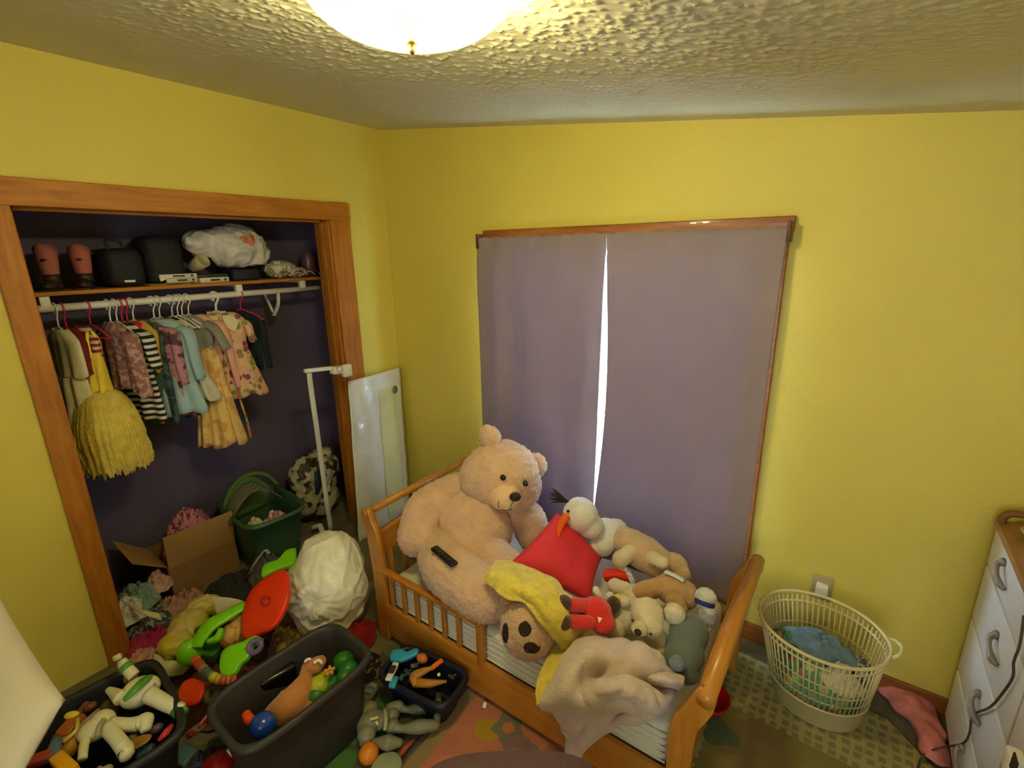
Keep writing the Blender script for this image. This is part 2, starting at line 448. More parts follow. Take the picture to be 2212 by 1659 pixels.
wv = N_.nodes.new('ShaderNodeTexWave')
N_.links.new(tl.outputs[0], m2.inputs[1]); N_.links.new(gs.outputs[0], m2.inputs[2])
N_.links.new(tr.outputs[0], mx.inputs[1]); N_.links.new(m2.outputs[0], mx.inputs[2])
N_.links.new(mx.outputs[0], ad.inputs[0]); N_.links.new(em.outputs[0], ad.inputs[1]); N_.links.new(ad.outputs[0], o_.inputs[0])
prof = []
for i in range(15):
    a = i/14*pi/2*.98
    prof.append((.195*sin(a)+.001, 2.266-.080*cos(a)))
prof.append((.197, 2.272))
bw = B(); bw.lathe([(lambda a, r=r, z=z: (r*(1+.006*cos(a*60)*(r > .03)), z), 0) for r, z in prof], (LX, LY, 0), n=240)
obj('bowl', bw, gb, lamp)
bm_ = M('brass', (150, 120, 70), .35, metal=.8)
obj('finial', B().lathe([(.001, 2.160), (.005, 2.163), (.007, 2.169), (.004, 2.174), (.010, 2.178), (.011, 2.184), (.003, 2.188)], (LX, LY, 0), n=20), bm_, lamp)
obj('ceiling_pan', B().lathe([(.001, lc-.012), (.09, lc-.014), (.11, lc-.004), (.11, lc+.02)], (LX, LY, 0), n=40), WHITE, lamp)
bu = bpy.data.materials.new('lit_bulb'); bu.use_nodes = True
bp = bu.node_tree.nodes['Principled BSDF']; bp.inputs['Emission Color'].default_value = (1, .93, .56, 1); bp.inputs['Emission Strength'].default_value = 105
for dx, dy in ((-.06, -.052), (.06, .058)):
    obj('bulb', B().ell((LX+dx, LY+dy, 2.225), (.028, .028, .034), n=20), bu, lamp)

# ================= CURTAINS =================
CUR = M('mauve_curtain_cloth', (152, 134, 130), .75, bump=.3, bs=300, var=.05, vs=4, sheen=.15)
nt = CUR.node_tree; out = nt.nodes['Material Output']; pr = nt.nodes['Principled BSDF']
tl = nt.nodes.new('ShaderNodeBsdfTranslucent'); tl.inputs[0].default_value = (.45, .45, .8, 1)
mx = nt.nodes.new('ShaderNodeMixShader'); mx.inputs[0].default_value = .06
nt.links.new(pr.outputs[0], mx.inputs[1]); nt.links.new(tl.outputs[0], mx.inputs[2]); nt.links.new(mx.outputs[0], out.inputs[0])
def curtain(x0, x1, edge0, edge1, seed, label):
    b = B()
    def fn(u, v):
        z = 1.858-(1.858-.20)*v
        a = x0+edge0(z); c = x1+edge1(z)
        x = a+(c-a)*u
        hd = max(0, 1-abs(z-1.80)/.09)
        y = 2.118-.012*min(1, v*6)+.0035*sin(u*52+3*noise.noise(V((u*5, seed, 0))))*max(hd, .25)
        y += (.010*sin(u*19+seed+2.5*noise.noise(V((u*3, v*.5, seed))))+.016*noise.noise(V((u*6, v*.7, seed*2))))*min(1, v*3+.15)
        if v > .02 and v < .055: y += .004
        if z > 1.835: y += .0035*sin(u*75+seed)
        z2 = z-(.003*sin(u*60) if v == 0 else 0)
        return V((x, y-.012, z2))
    b.grid(fn, 150, 60)
    return obj('curtain', b, CUR, label=label, cat='curtain', group='curtains over the window', solid=.002)
e0 = lambda z: 0
def gapL(z): return -.018*max(0, (1.78-z))*(1 if z > 1 else .9) if z > .5 else -.018*1.1
def gapR(z):
    t = max(0, min(1, (1.80-z)/1.3)); return .038*sin(t*pi)*(1) - .012*t
curtain(-1.757, -.990, e0, gapL, 1.3, 'left mauve curtain panel, hanging behind the giant teddy bear')
curtain(-.986, -.268, gapR, lambda z: -.004*sin(max(0, 1.87-z)), 4.1, 'right mauve curtain panel, hanging between the bright slit and bare yellow wall')
# narrow folded back hem of the right panel that catches the daylight
rod = thing('curtain_rod', 'thin curtain rod with bent brown ends above the window', 'curtain rod', (-1.0, 2.10, 1.84))
obj('rod', B().tube([(-1.745, 2.135, 1.835), (-.27, 2.135, 1.835)], .006, n=10), WMETAL, rod)
br = M('brown_metal', (92, 58, 26), .45, metal=.3)
for x in (-1.748, -.262):
    obj('bracket', B().box((x, 2.135, 1.84), (.012, .075, .075), bev=.003), br, rod)

# ================= OUTLET =================
ol = thing('wall_outlet', 'beige wall outlet plate with a white plug adapter above the laundry basket', 'outlet', (.022, 2.176, .35))
obj('cover_plate', B().box((.022, 2.172, .392), (.075, .008, .115), bev=.003), M('beige_plate', (176, 158, 110), .5), ol)
obj('plug', B().box((.024, 2.155, .395), (.045, .03, .048), bev=.006), M('white_plug', (235, 232, 205), .4), ol)
# ================= TODDLER BED =================
BW = M('honey_bed_wood', (194, 130, 44), .38, var=.06, c2=(176, 110, 34), pat='wood', ps='x', coat=.3)
BWZ = M('honey_bed_wood_upright', (194, 130, 44), .38, var=.06, c2=(176, 110, 34), pat='wood', ps='z', coat=.3)
BWY = M('honey_bed_wood_deep', (194, 130, 44), .38, var=.06, c2=(176, 110, 34), pat='wood', ps='y', coat=.3)
bed = thing('toddler_bed', 'honey wood toddler bed with sleigh ends and slatted guard rails', 'bed', (-.96, 1.575, 0))
Y0, Y1 = 1.20, 1.95
def sleigh(xc, ztop, s):
    pts = [(0, 0), (0, .12), (0, .3), (.006*s, .42), (.022*s, ztop-.09), (.045*s, ztop-.035), (.052*s, ztop-.005)]
    L = cr([(p[0], 0, p[1]) for p in pts], 5)
    return [V((xc+p.x, 0, p.z)) for p in L]
for (xc, zt, s) in ((-1.642, .655, -1), (-.262, .555, 1)):
    L = sleigh(xc, zt, s)
    for y in (Y0, Y1):
        b = B(); wds = [.030+.006*sin(i/len(L)*pi) for i in range(len(L))]
        left = [V((p.x-w_, y-.016, p.z)) for p, w_ in zip(L, wds)]; right = [V((p.x+w_, y-.016, p.z)) for p, w_ in zip(L, wds)]
        cap = [V((L[-1].x+cos(a)*.028, y-.016, L[-1].z+sin(a)*.028)) for a in [pi*k/8 for k in range(1, 8)]]
        b.prism(right+cap+left[::-1], (0, .032, 0))
        obj('bed_post', b, BWZ, bed)
    rr = .018 if s < 0 else .026
    xt = L[-1].x+.004*s
    b = B().tube([(xt, Y0-.018, zt-(.0 if s < 0 else .002)), (xt, Y1+.018, zt)], rr, n=20)
    obj('top_rail', b, BWY, bed)
    xp = xc+.024*s
    hi, lo = (.545, .44) if s < 0 else (.47, .40)
    b = B().prism([(xp-.012, Y0+.014, lo), (xp-.012, Y1-.014, lo), (xp-.012, Y1-.014, hi+.0), (xp-.012, (Y0+Y1)/2, hi+.035), (xp-.012, Y0+.014, hi)], (.024, 0, 0))
    obj('end_panel', b, BWY, bed)
    b = B().box((xc, (Y0+Y1)/2, .185), (.022, Y1-Y0-.03, .06), bev=.004)
    obj('lower_rail', b, BWY, bed)
    for k in range(8):
        y = Y0+.075+k*(Y1-Y0-.15)/7
        obj('slat', B().box((xc+.012*s, y, .31), (.010, .026, .27), rot=(0, .055*s, 0), bev=.003), BWZ, bed)
for y, s in ((Y0, -1), (Y1, 1)):
    obj('side_rail', B().box((-.952, y, .118), (1.33, .022, .165), bev=.004), BW, bed)
    obj('guard_top_rail', B().box((-1.34, y-.004, .383), (.62, .030, .024), bev=.006), BW, bed)
    obj('guard_end_post', B().box((-1.043, y-.004, .285), (.034, .026, .20), bev=.005), BWZ, bed)
    for k in range(6):
        obj('guard_slat', B().box((-1.575+k*.082, y, .285), (.022, .012, .19), bev=.003), BWZ, bed)
obj('mattress_support', B().box((-.952, 1.575, .155), (1.30, .72, .02)), BW, bed)

MAT = M('white_mattress_cover', (226, 222, 200), .6, bump=.5, bs=25, var=.04)
b = B()
b.box((-.955, 1.575, .2525), (1.30, .71, .175), bev=.035)
mt = obj('mattress', b, MAT, label='thin white mattress lying on the toddler bed', cat='mattress')
b = B()
for z in (.205, .235, .262, .29, .315): b.tube([(-1.60, 1.219, z), (-.955, 1.2175, z+.001), (-.31, 1.219, z)], .0035, n=6)
obj('piping', b, MAT, mt)

# ================= GIANT TEDDY BEAR =================
FUR = M('beige_bear_plush', (222, 180, 142), .95, bump=.9, bs=130, var=.10, vs=14, sheen=.35, detail=6)
FURL = M('pale_bear_muzzle', (236, 196, 150), .95, bump=.6, bs=160, var=.05, vs=14, sheen=.3)
BLK = M('dark_brown_felt', (52, 34, 22), .8, bump=.3, bs=120, var=.15)
EYE = M('glossy_black_eye', (22, 16, 12), .12, spec=.6)
bear = thing('teddy_bear', 'giant beige teddy bear slumped against the headboard of the bed', 'teddy bear', (-1.33, 1.45, .345))
HC = V((-1.275, 1.66, .775))
FD = V((.74, -.67, .02)).normalized()          # facing direction of the face
RT = V((.67, .70, -.34)).normalized(); RT = (RT-FD*RT.dot(FD)).normalized(); UP = RT.cross(FD).normalized()
if UP.z < 0: UP = -UP
def H(x, y, f): return HC+RT*x+UP*y+FD*f
kw_ = dict(vox=.0095, sm=4, disp=.0065, ds=60)
blob('torso', [((-1.36, 1.55, .53), (.190, .175, .195)), ((-1.36, 1.61, .63), (.145, .135, .12)), ((-1.31, 1.45, .475), (.175, .155, .12))], FUR, bear, **kw_)
hd_ = blob('head', [(HC, (.182, .168, .160)), (H(-.05, -.03, .0), (.15, .14, .135)), (H(.06, -.04, .0), (.15, .14, .135)), (H(0, -.05, .12), (.08, .075, .07))], FUR, bear, **kw_)
blob('ear', [(H(-.105, .152, -.03), (.060, .044, .058))], FUR, bear, **kw_)
blob('ear', [(H(.170, .062, -.05), (.056, .046, .064))], FUR, bear, **kw_)
blob('arm', [('t', [(-1.48, 1.56, .675), (-1.55, 1.43, .615), (-1.515, 1.32, .53)], [.082, .098, .090])], FUR, bear, **kw_)
blob('arm', [('t', [(-1.26, 1.68, .60), (-1.18, 1.73, .53), (-1.14, 1.72, .46)], [.085, .09, .08])], FUR, bear, **kw_)
lg_ = blob('leg', [('t', [(-1.21, 1.46, .455), (-1.0, 1.37, .455), (-.87, 1.27, .45)], [.11, .105, .10]), ((-.835, 1.225, .447), (.105, .085, .118), (rad(-12), 0, rad(30)))], FUR, bear, **kw_)
fl_ = blob('leg', [('t', [(-1.42, 1.37, .46), (-1.28, 1.285, .475), (-1.13, 1.265, .462), (-1.06, 1.262, .45)], [.11, .115, .108, .10])], FUR, bear, **kw_)
tr_ = bvh(hd_)
decal('muzzle_patch', tr_, H(.004, -.045, .2), -FD, oval(.074, .066), FURL, bear, th=.003, up=UP, dome=.012)
tm_ = tr_
obj('nose', B().ell(H(.022, -.010, .212), (.026, .018, .020), rot=(0, 0, rad(38))), BLK, bear)
for x, y in ((-.042, .045), (.066, .040)):
    h = tr_.ray_cast(H(x, y, .5), -FD, 1)[0]
    obj('eye', B().ell(h+FD*.004, .0135), EYE, bear)
b = B(); pts = []
mouth = [(-.038, -.052), (-.030, -.076), (-.008, -.090), (.016, -.084), (.030, -.070)]
def onm(x, y):
    h = tr_.ray_cast(H(x, y, .5), -FD, 1)[0]; r2 = ((x-.004)/.074)**2+((y+.040)/.066)**2
    return h+FD*(.0045+.012*max(0, 1-r2)**.6)
b.tube([onm(x, y) for x, y in mouth], .0018, n=6, k=4); b.tube([onm(.020, -.03), onm(.016, -.055), onm(.010, -.088)], .0016, n=6)
obj('mouth', b, BLK, bear)
# sole with paw pads
tr_ = bvh(lg_)
FT = V((-.835, 1.225, .447)); SD = V((.20, -.88, .36)).normalized()
su = V((.93, .22, 0)); su = (su-SD*su.dot(SD)).normalized(); sv = su.cross(SD).normalized()
if sv.z < 0: sv = -sv
for c_, r_ in (((-.062, -.012), (.017, .040)), ((.012, .026), (.024, .026)), ((.040, -.036), (.028, .023))):
    decal('paw_pad', tr_, FT+su*c_[0]+sv*c_[1]+SD*.1, -SD, oval(*r_), BLK, bear, th=.003, up=sv)
tr_ = bvh(fl_)
# remote control lying on the thigh
h = tr_.ray_cast(V((-1.315, 1.24, .9)), V((0, 0, -1)), 1)
hz = h[0].z if h[0] else .57
RM = M('black_remote', (26, 24, 24), .35)
h2 = tr_.ray_cast(V((-1.19, 1.215, .9)), V((0, 0, -1)), 1); hz2 = h2[0].z if h2[0] else hz
ra = thing('remote_control', 'small black remote control lying on the teddy bear\'s thigh', 'remote control', (-1.25, 1.225, min(hz, hz2)))
b = B(); dvec = V((-1.19, 1.215, hz2))-V((-1.315, 1.24, hz)); ang = math.atan2(dvec.y, dvec.x); pit = -math.atan2(dvec.z, dvec.xy.length)
cc = (V((-1.19, 1.215, hz2))+V((-1.315, 1.24, hz)))/2+V((0, 0, .018))
b.box(cc, (.15, .036, .018), rot=(0, pit, ang), bev=.008); obj('casing', b, RM, ra)
b = B(); R_ = Euler((0, pit, ang)).to_matrix()
for k in range(5): b.ell(cc+R_ @ V((-.05+k*.022, 0, .009)), (.005, .005, .002), n=10)
obj('buttons', b, M('grey_rubber', (70, 68, 66), .5), ra)
# ================= THINGS ON THE BED =================
def foldify(b, amp, sc, seed, edge=None):
    """press soft ridged folds into a cloth surface"""
    bm = b.bm; bm.normal_update(); mv = []
    for v in bm.verts:
        q = v.co*sc+V((seed, seed*2, 0)); q = q+V((noise.noise(q*.7), noise.noise(q*.7+V((7, 0, 0))), 0))*.9
        r = 1-abs(noise.noise(q))*2.6
        mv.append(v.normal*amp*(max(-.6, r)-.3))
    for v, d in zip(bm.verts, mv): v.co += d
    return b
def pillow4(a, b_, c, d, th, n=22, seed=0, wr=.006):
    a, b_, c, d = V(a), V(b_), V(c), V(d); nn = ((c-a).cross(d-b_)).normalized()
    B_ = B()
    for s in (1, -1):
        def fn(u, v):
            p = a.lerp(b_, u).lerp(d.lerp(c, u), v)
            pin = (4*u*(1-u))*(4*v*(1-v)); e = (1-(2*u-1)**4)*(1-(2*v-1)**4)
            ctr = (a+b_+c+d)/4; k = .06*(1-abs(2*u-1)**2)*(abs(2*v-1)**2)+.06*(1-abs(2*v-1)**2)*(abs(2*u-1)**2)
            p = p.lerp(ctr, k)
            return p+nn*s*(th*e**.6+wr*noise.noise(p*14+V((seed, 0, 0)))*e)
        B_.grid(fn, n, n)
    bmesh.ops.remove_doubles(B_.bm, verts=B_.bm.verts[:], dist=.0006)
    return B_
def surfnet(rows, th=.006, sub=1, amp=.012, sc=9, seed=0, nu=6, nv=6):
    return foldify(surf(rows, nu, nv), amp, sc, seed)

RED = M('red_pillow_cotton', (222, 52, 62), .8, bump=.4, bs=50, var=.05, vs=5)
obj('pillow', pillow4((-0.983, 1.676, 0.660), (-0.815, 1.799, 0.420), (-0.724, 1.504, 0.420), (-1.023, 1.366, 0.560), .05, seed=3), RED,
    label='plain red pillow leaning against the giant teddy bear', cat='pillow')

YEL = M('yellow_fleece', (238, 214, 84), .95, bump=1, bs=70, var=.1, vs=22, sheen=.4, c2=(226, 198, 76), pat='blot')
YEL.node_tree.nodes  # speckled
up_ = [(-1.071, 1.337, 0.575), (-0.953, 1.364, 0.585), (-0.825, 1.366, 0.575), (-0.730, 1.359, 0.520), (-0.670, 1.348, 0.430)]
mid = [(-1.019, 1.228, 0.615), (-0.884, 1.212, 0.630), (-0.790, 1.229, 0.615), (-0.705, 1.219, 0.560), (-0.671, 1.272, 0.440)]
low = [(-1.043, 1.214, 0.580), (-0.908, 1.176, 0.580), (-0.834, 1.197, 0.575), (-0.754, 1.195, 0.520), (-0.707, 1.254, 0.400)]
o = obj('blanket', foldify(surf([up_, mid, low], 8, 8), .012, 13, 3), YEL, label='bright yellow fleece blanket draped over the teddy bear\'s leg', cat='blanket', solid=.022, sub=1)
o = obj('blanket', foldify(surf([[(-0.863, 1.421, 0.520), (-0.755, 1.387, 0.520), (-0.686, 1.426, 0.470)], [(-0.848, 1.362, 0.530), (-0.748, 1.331, 0.530), (-0.681, 1.367, 0.480)], [(-0.841, 1.358, 0.500), (-0.752, 1.319, 0.500), (-0.688, 1.356, 0.450)]], 6, 6), .004, 20, 5), YEL,
    label='thin yellow fleece strip lying between the red pillow and the red plush', cat='blanket', solid=.014, sub=1)
obj('blanket', foldify(surf([[(-0.761, 1.280, 0.375), (-0.724, 1.354, 0.380), (-0.656, 1.430, 0.380)], [(-0.726, 1.114, 0.370), (-0.672, 1.209, 0.400), (-0.607, 1.329, 0.400)], [(-0.681, 1.039, 0.360), (-0.657, 1.091, 0.375), (-0.610, 1.229, 0.380)]], 7, 7), .008, 18, 9), YEL,
    label='yellow blanket corner crushed flat beneath the cream blanket', cat='blanket', solid=.012, sub=1)

CRM = M('cream_fleece_blanket', (212, 190, 176), .9, bump=.5, bs=110, var=.05, vs=8, sheen=.5)
net = [
 [(-0.664, 1.270, 0.440), (-0.602, 1.315, 0.470), (-0.532, 1.335, 0.480), (-0.460, 1.365, 0.480), (-0.392, 1.373, 0.460), (-0.347, 1.365, 0.420)],
 [(-0.660, 1.156, 0.460), (-0.582, 1.176, 0.520), (-0.511, 1.223, 0.500), (-0.434, 1.240, 0.530), (-0.375, 1.285, 0.490), (-0.312, 1.348, 0.410)],
 [(-0.675, 1.092, 0.410), (-0.581, 1.083, 0.500), (-0.540, 1.192, 0.430), (-0.441, 1.179, 0.490), (-0.379, 1.270, 0.430), (-0.298, 1.343, 0.400)],
 [(-0.671, 1.045, 0.370), (-0.590, 1.042, 0.440), (-0.514, 1.079, 0.450), (-0.434, 1.112, 0.480), (-0.365, 1.184, 0.440), (-0.315, 1.313, 0.390)],
 [(-0.709, 1.172, 0.210), (-0.626, 1.140, 0.230), (-0.542, 1.130, 0.298), (-0.462, 1.170, 0.352), (-0.362, 1.167, 0.400), (-0.327, 1.290, 0.370)],
 [(-0.647, 1.165, 0.150), (-0.616, 1.150, 0.114), (-0.547, 1.125, 0.211), (-0.483, 1.160, 0.280), (-0.427, 1.160, 0.370), (-0.362, 1.209, 0.360)],
 [(-0.612, 1.165, 0.080), (-0.599, 1.155, 0.064), (-0.574, 1.140, 0.102), (-0.520, 1.160, 0.189), (-0.470, 1.180, 0.260), (-0.448, 1.200, 0.294)]]
obj('blanket', foldify(surf(net, 9, 9), .019, 7, 3), CRM, label='cream fleece blanket thrown over the foot of the bed, trailing over the side rail', cat='blanket', solid=.012, sub=1)
RT2 = [[(-0.634, 1.130, 0.315), (-0.522, 1.087, 0.500), (-0.454, 1.136, 0.530), (-0.373, 1.195, 0.500), (-0.323, 1.229, 0.440)],
       [(-0.610, 1.120, 0.261), (-0.503, 1.065, 0.470), (-0.430, 1.098, 0.530), (-0.360, 1.142, 0.500), (-0.330, 1.191, 0.420)],
       [(-0.589, 1.120, 0.196), (-0.506, 1.110, 0.371), (-0.434, 1.124, 0.460), (-0.371, 1.141, 0.450), (-0.358, 1.171, 0.400)]]
obj('blanket_fold', foldify(surf(RT2, 8, 8), .010, 14, 6), CRM, [o for o in C.objects if o.get('label', '').startswith('cream fleece')][0], solid=.014, sub=1)
obj('blanket_fold', foldify(surf([[(-0.418, 1.303, 0.450), (-0.367, 1.310, 0.455), (-0.302, 1.347, 0.440)], [(-0.418, 1.239, 0.470), (-0.350, 1.255, 0.485), (-0.294, 1.307, 0.450)], [(-0.404, 1.247, 0.440), (-0.352, 1.269, 0.440), (-0.304, 1.309, 0.420)]], 7, 7), .006, 20, 2), CRM,
    [o for o in C.objects if o.get('label', '').startswith('cream fleece')][0], solid=.012, sub=1)

def mc(n, c, **k): return M(n, c, .95, bump=.8, bs=150, var=.07, vs=20, sheen=.4, **k)
PW = mc('white_plush', (236, 232, 222)); PB = mc('tan_plush', (216, 182, 138)); PC = mc('cream_plush', (232, 214, 176)); PBR = mc('brown_plush', (82, 48, 30))
PT = mc('ginger_tan_plush', (202, 156, 100))
def plush(name, label, cat, loc, parts, vox=.007, disp=.003, group=None):
    t = thing(name, label, cat, loc, group)
    for nm, mat, pp in parts: blob(nm, pp, mat, t, vox=vox, sm=3, disp=disp, ds=70)
    return t
OR_ = M('orange_felt', (240, 96, 22), .8, bump=.4, bs=120)
# snowman-like plush toppled on the pillow
t = plush('snowman_plush', 'white plush snowman with an orange carrot nose, toppled onto the red pillow', 'plush toy', (-0.903, 1.932, 0.400),
    [('head', PW, [((-0.899, 1.740, 0.643), (.080, .075, .078)), ((-0.861, 1.760, 0.594), (.062, .06, .058))]),
     ('body', PW, [((-0.819, 1.860, 0.514), (.080, .072, .068)), ((-0.818, 1.800, 0.491), (.06, .055, .055)), ((-0.796, 1.900, 0.531), (.05, .05, .04))]),
     ('foot', PW, [((-0.840, 1.760, 0.488), (.030, .028, .036))])])
b = B().tube([(-0.925, 1.660, 0.668), (-0.931, 1.620, 0.641), (-0.919, 1.580, 0.608)], [.020, .016, .006], n=12); obj('carrot_nose', b, OR_, t)
b = B()
for k in range(14):
    a = random.uniform(-.5, .6); e = V((-0.965, 1.740, 0.686)); d = V((-.075-.03*random.random(), 0, .03*a+random.uniform(-.02, .035))); 
    b.tube([e+V((.01, 0, -.01*a)), e+d*.6+V((0, random.uniform(-.01, .01), .006)), e+d], [.006, .004, .001], n=6, k=3)
obj('yarn_hair', b, M('dark_yarn', (40, 30, 28), .9), t)
obj('eye', B().ell((-0.926, 1.675, 0.683), .007), EYE, t)
# long tan plush lying face down behind
plush('dog_plush', 'tan plush dog lying face down along the window side, behind the red pillow', 'plush toy', (-0.694, 2.008, 0.360),
    [('body', PB, [('t', [(-0.744, 1.860, 0.510), (-0.632, 1.840, 0.492), (-0.546, 1.820, 0.476)], [.062, .078, .065])]),
     ('head', PB, [((-0.503, 1.840, 0.482), (.06, .055, .055)), ((-0.463, 1.820, 0.470), (.04, .04, .035))]),
     ('ear', PB, [((-0.589, 1.880, 0.507), (.030, .022, .026))]),
     ('leg', PC, [('t', [(-0.673, 1.780, 0.517), (-0.702, 1.740, 0.492)], [.032, .037])]),
     ('leg', PC, [('t', [(-0.568, 1.760, 0.541), (-0.519, 1.740, 0.550)], [.030, .026])]),
     ('tail', PB, [((-0.701, 1.900, 0.535), (.026, .02, .018))])])
plush('bear_plush', 'ginger tan plush bear with a white tag, face down in the middle of the pile', 'plush toy', (-0.525, 1.841, 0.360),
    [('body', PT, [((-0.457, 1.680, 0.490), (.072, .062, .06)), ((-0.414, 1.698, 0.470), (.055, .05, .06))]),
     ('leg', PT, [('t', [(-0.497, 1.650, 0.500), (-0.556, 1.608, 0.480)], [.038, .036])]),
     ('leg', PT, [('t', [(-0.430, 1.631, 0.480), (-0.409, 1.614, 0.460)], [.036, .036])])])
t = [o for o in C.objects if o.get('label', '').startswith('ginger tan')][0]
obj('tag', B().grid(lambda u, v: V((-0.455, 1.675, 0.560))+V((-.035+.075*u, (v-.5)*.022, .004*sin(u*pi)-.010*u)), 8, 3), M('white_satin_tag', (215, 225, 228), .4), t, solid=.003)
plush('lamb_plush', 'cream plush with stubby limbs, squashed under the other plush toys', 'plush toy', (-0.641, 1.663, 0.355),
    [('body', PC, [((-0.579, 1.611, 0.430), (.075, .065, .055)), ((-0.576, 1.504, 0.420), (.055, .05, .055))]),
     ('leg', PC, [('t', [(-0.618, 1.606, 0.460), (-0.663, 1.600, 0.465)], [.032, .030])]),
     ('leg', PC, [('t', [(-0.585, 1.482, 0.410), (-0.584, 1.431, 0.400)], [.036, .034])])])
t = plush('teddy_bear', 'small cream teddy bear with round ears, looking down beside the teal plush', 'teddy bear', (-0.514, 1.588, 0.380),
    [('head', PC, [((-0.484, 1.481, 0.500), (.060, .058, .056)), ((-0.458, 1.441, 0.490), (.045, .045, .042))]),
     ('muzzle', PC, [((-0.477, 1.385, 0.510), (.030, .028, .026))]),
     ('ear', PC, [((-0.403, 1.538, 0.500), (.040, .032, .042))]),
     ('ear', PC, [((-0.576, 1.494, 0.500), (.022, .022, .024))]),
     ('body', PC, [((-0.450, 1.483, 0.410), (.045, .045, .04)), ((-0.415, 1.450, 0.400), (.022, .026, .02))])])
obj('nose', B().ell((-0.465, 1.339, 0.535), (.013, .010, .012)), BLK, t)
obj('eye', B().ell((-0.430, 1.367, 0.525), .0045), EYE, t); obj('eye', B().ell((-0.500, 1.376, 0.540), .0045), EYE, t)
t = plush('doll_plush', 'small white plush with a navy blue band, wedged at the footboard', 'plush toy', (-0.336, 1.759, 0.400),
    [('head', PW, [((-0.333, 1.687, 0.500), (.042, .040, .038))]), ('body', PW, [((-0.314, 1.672, 0.440), (.036, .036, .045)), ((-0.319, 1.666, 0.400), (.03, .03, .035))])], vox=.006)
b = B().tube([(-0.353, 1.623, 0.525), (-0.328, 1.606, 0.535), (-0.304, 1.615, 0.530), (-0.295, 1.644, 0.510)], .006, n=8, flat=1.6)
obj('band', b, M('navy_felt', (40, 50, 120), .8), t)
TEAL = M('dark_teal_fleece', (104, 116, 106), .85, bump=.4, bs=90, var=.06, sheen=.3)
t = plush('whale_plush', 'plump dark teal plush with a round knob, lying along the footboard', 'plush toy', (-0.364, 1.562, 0.360),
    [('body', TEAL, [((-0.350, 1.548, 0.430), (.070, .085, .065)), ((-0.339, 1.465, 0.410), (.068, .085, .055)), ((-0.321, 1.424, 0.385), (.05, .05, .035))]),
     ('knob', mc('grey_blue_plush', (118, 134, 142)), [((-0.335, 1.359, 0.465), (.026, .026, .026))])], vox=.008, disp=.001)
RP = mc('scarlet_plush', (240, 46, 40))
t = plush('cow_plush', 'scarlet plush animal with dark brown hooves lying on the yellow blanket', 'plush toy', (-0.707, 1.471, 0.400),
    [('body', RP, [((-0.641, 1.384, 0.500), (.060, .055, .055)), ((-0.607, 1.370, 0.480), (.045, .045, .042))]),
     ('leg', RP, [('t', [(-0.668, 1.377, 0.520), (-0.695, 1.306, 0.560)], [.026, .025])]), ('leg', RP, [('t', [(-0.639, 1.321, 0.500), (-0.679, 1.271, 0.520)], [.026, .025])]),
     ('hoof', PBR, [((-0.719, 1.284, 0.570), (.030, .028, .030))]), ('hoof', PBR, [((-0.698, 1.242, 0.530), (.030, .028, .030))]), ('hoof', PBR, [((-0.610, 1.467, 0.490), (.028, .026, .034))]),
     ('tail', PW, [('t', [(-0.640, 1.427, 0.520), (-0.663, 1.424, 0.560)], [.010, .015])])], vox=.006, disp=.001)
obj('tag', B().prism([(-0.596, 1.300, 0.560), (-0.580, 1.303, 0.560), (-0.579, 1.275, 0.560)], (0, 0, .002)), M('cream_tag', (240, 225, 180), .6), t)
plush('duck_plush', 'tiny white and yellow plush, half buried behind the scarlet plush', 'plush toy', (-0.661, 1.586, 0.420),
    [('body', PW, [((-0.647, 1.521, 0.470), (.020, .02, .022))]), ('wing', mc('yellow_plush', (244, 226, 80)), [((-0.622, 1.544, 0.460), (.020, .018, .018))])], vox=.005, disp=.001)
obj('cloth', foldify(surf([[(-0.761, 1.709, 0.440), (-0.701, 1.718, 0.455), (-0.654, 1.744, 0.440)], [(-0.736, 1.640, 0.460), (-0.678, 1.664, 0.470), (-0.635, 1.697, 0.450)], [(-0.727, 1.652, 0.420), (-0.681, 1.675, 0.430), (-0.638, 1.698, 0.420)]], 5, 5), .004, 22, 4), M('orange_red_cotton', (232, 50, 22), .8), label='orange-red scrap of cloth tucked beside the red pillow', cat='cloth', solid=.006, sub=1)
obj('scarf', B().tube([(-0.692, 1.746, 0.460), (-0.648, 1.707, 0.465), (-0.622, 1.684, 0.450), (-0.610, 1.690, 0.420)], [.008, .012, .012, .008], n=10, flat=.5), M('blue_white_check', (206, 212, 220), .8, c2=(70, 96, 140), pat='grid', ps=130), label='blue and white checked strip dangling between the tan plush toys', cat='scarf')

# ================= CLOSET =================
shelf = obj('closet_shelf', B().box((-2.99, 1.09, 1.641), (.32, 1.80, .018), bev=.003), TRIMY, label='orange wooden shelf across the top of the closet', cat='shelf')
rod = thing('clothes_rod', 'white round clothes rod under the closet shelf', 'clothes rod', (-2.85, 1.09, 1.58))
obj('rod', B().tube([(-2.85, .19, 1.58), (-2.85, 1.99, 1.58)], .0165, n=20), WMETAL, rod)
for y in (.525, 1.335, 1.72):
    b = B().box((-2.85, y, 1.61), (.03, .035, .045), bev=.004); b.box((-3.0, y, 1.625), (.3, .012, .012)); obj('bracket', b, WMETAL, rod)
b = B().tube([(-2.85, 1.56, 1.575), (-2.87, 1.56, 1.50), (-2.93, 1.56, 1.435)], .009, n=8, flat=1.6); b.tube([(-2.93, 1.56, 1.435), (-3.13, 1.60, 1.62)], .008, n=8)
b.tube([(-2.93, 1.56, 1.435), (-2.93, 1.56, 1.43)], .014, n=12)
obj('brace', b, WMETAL, rod)

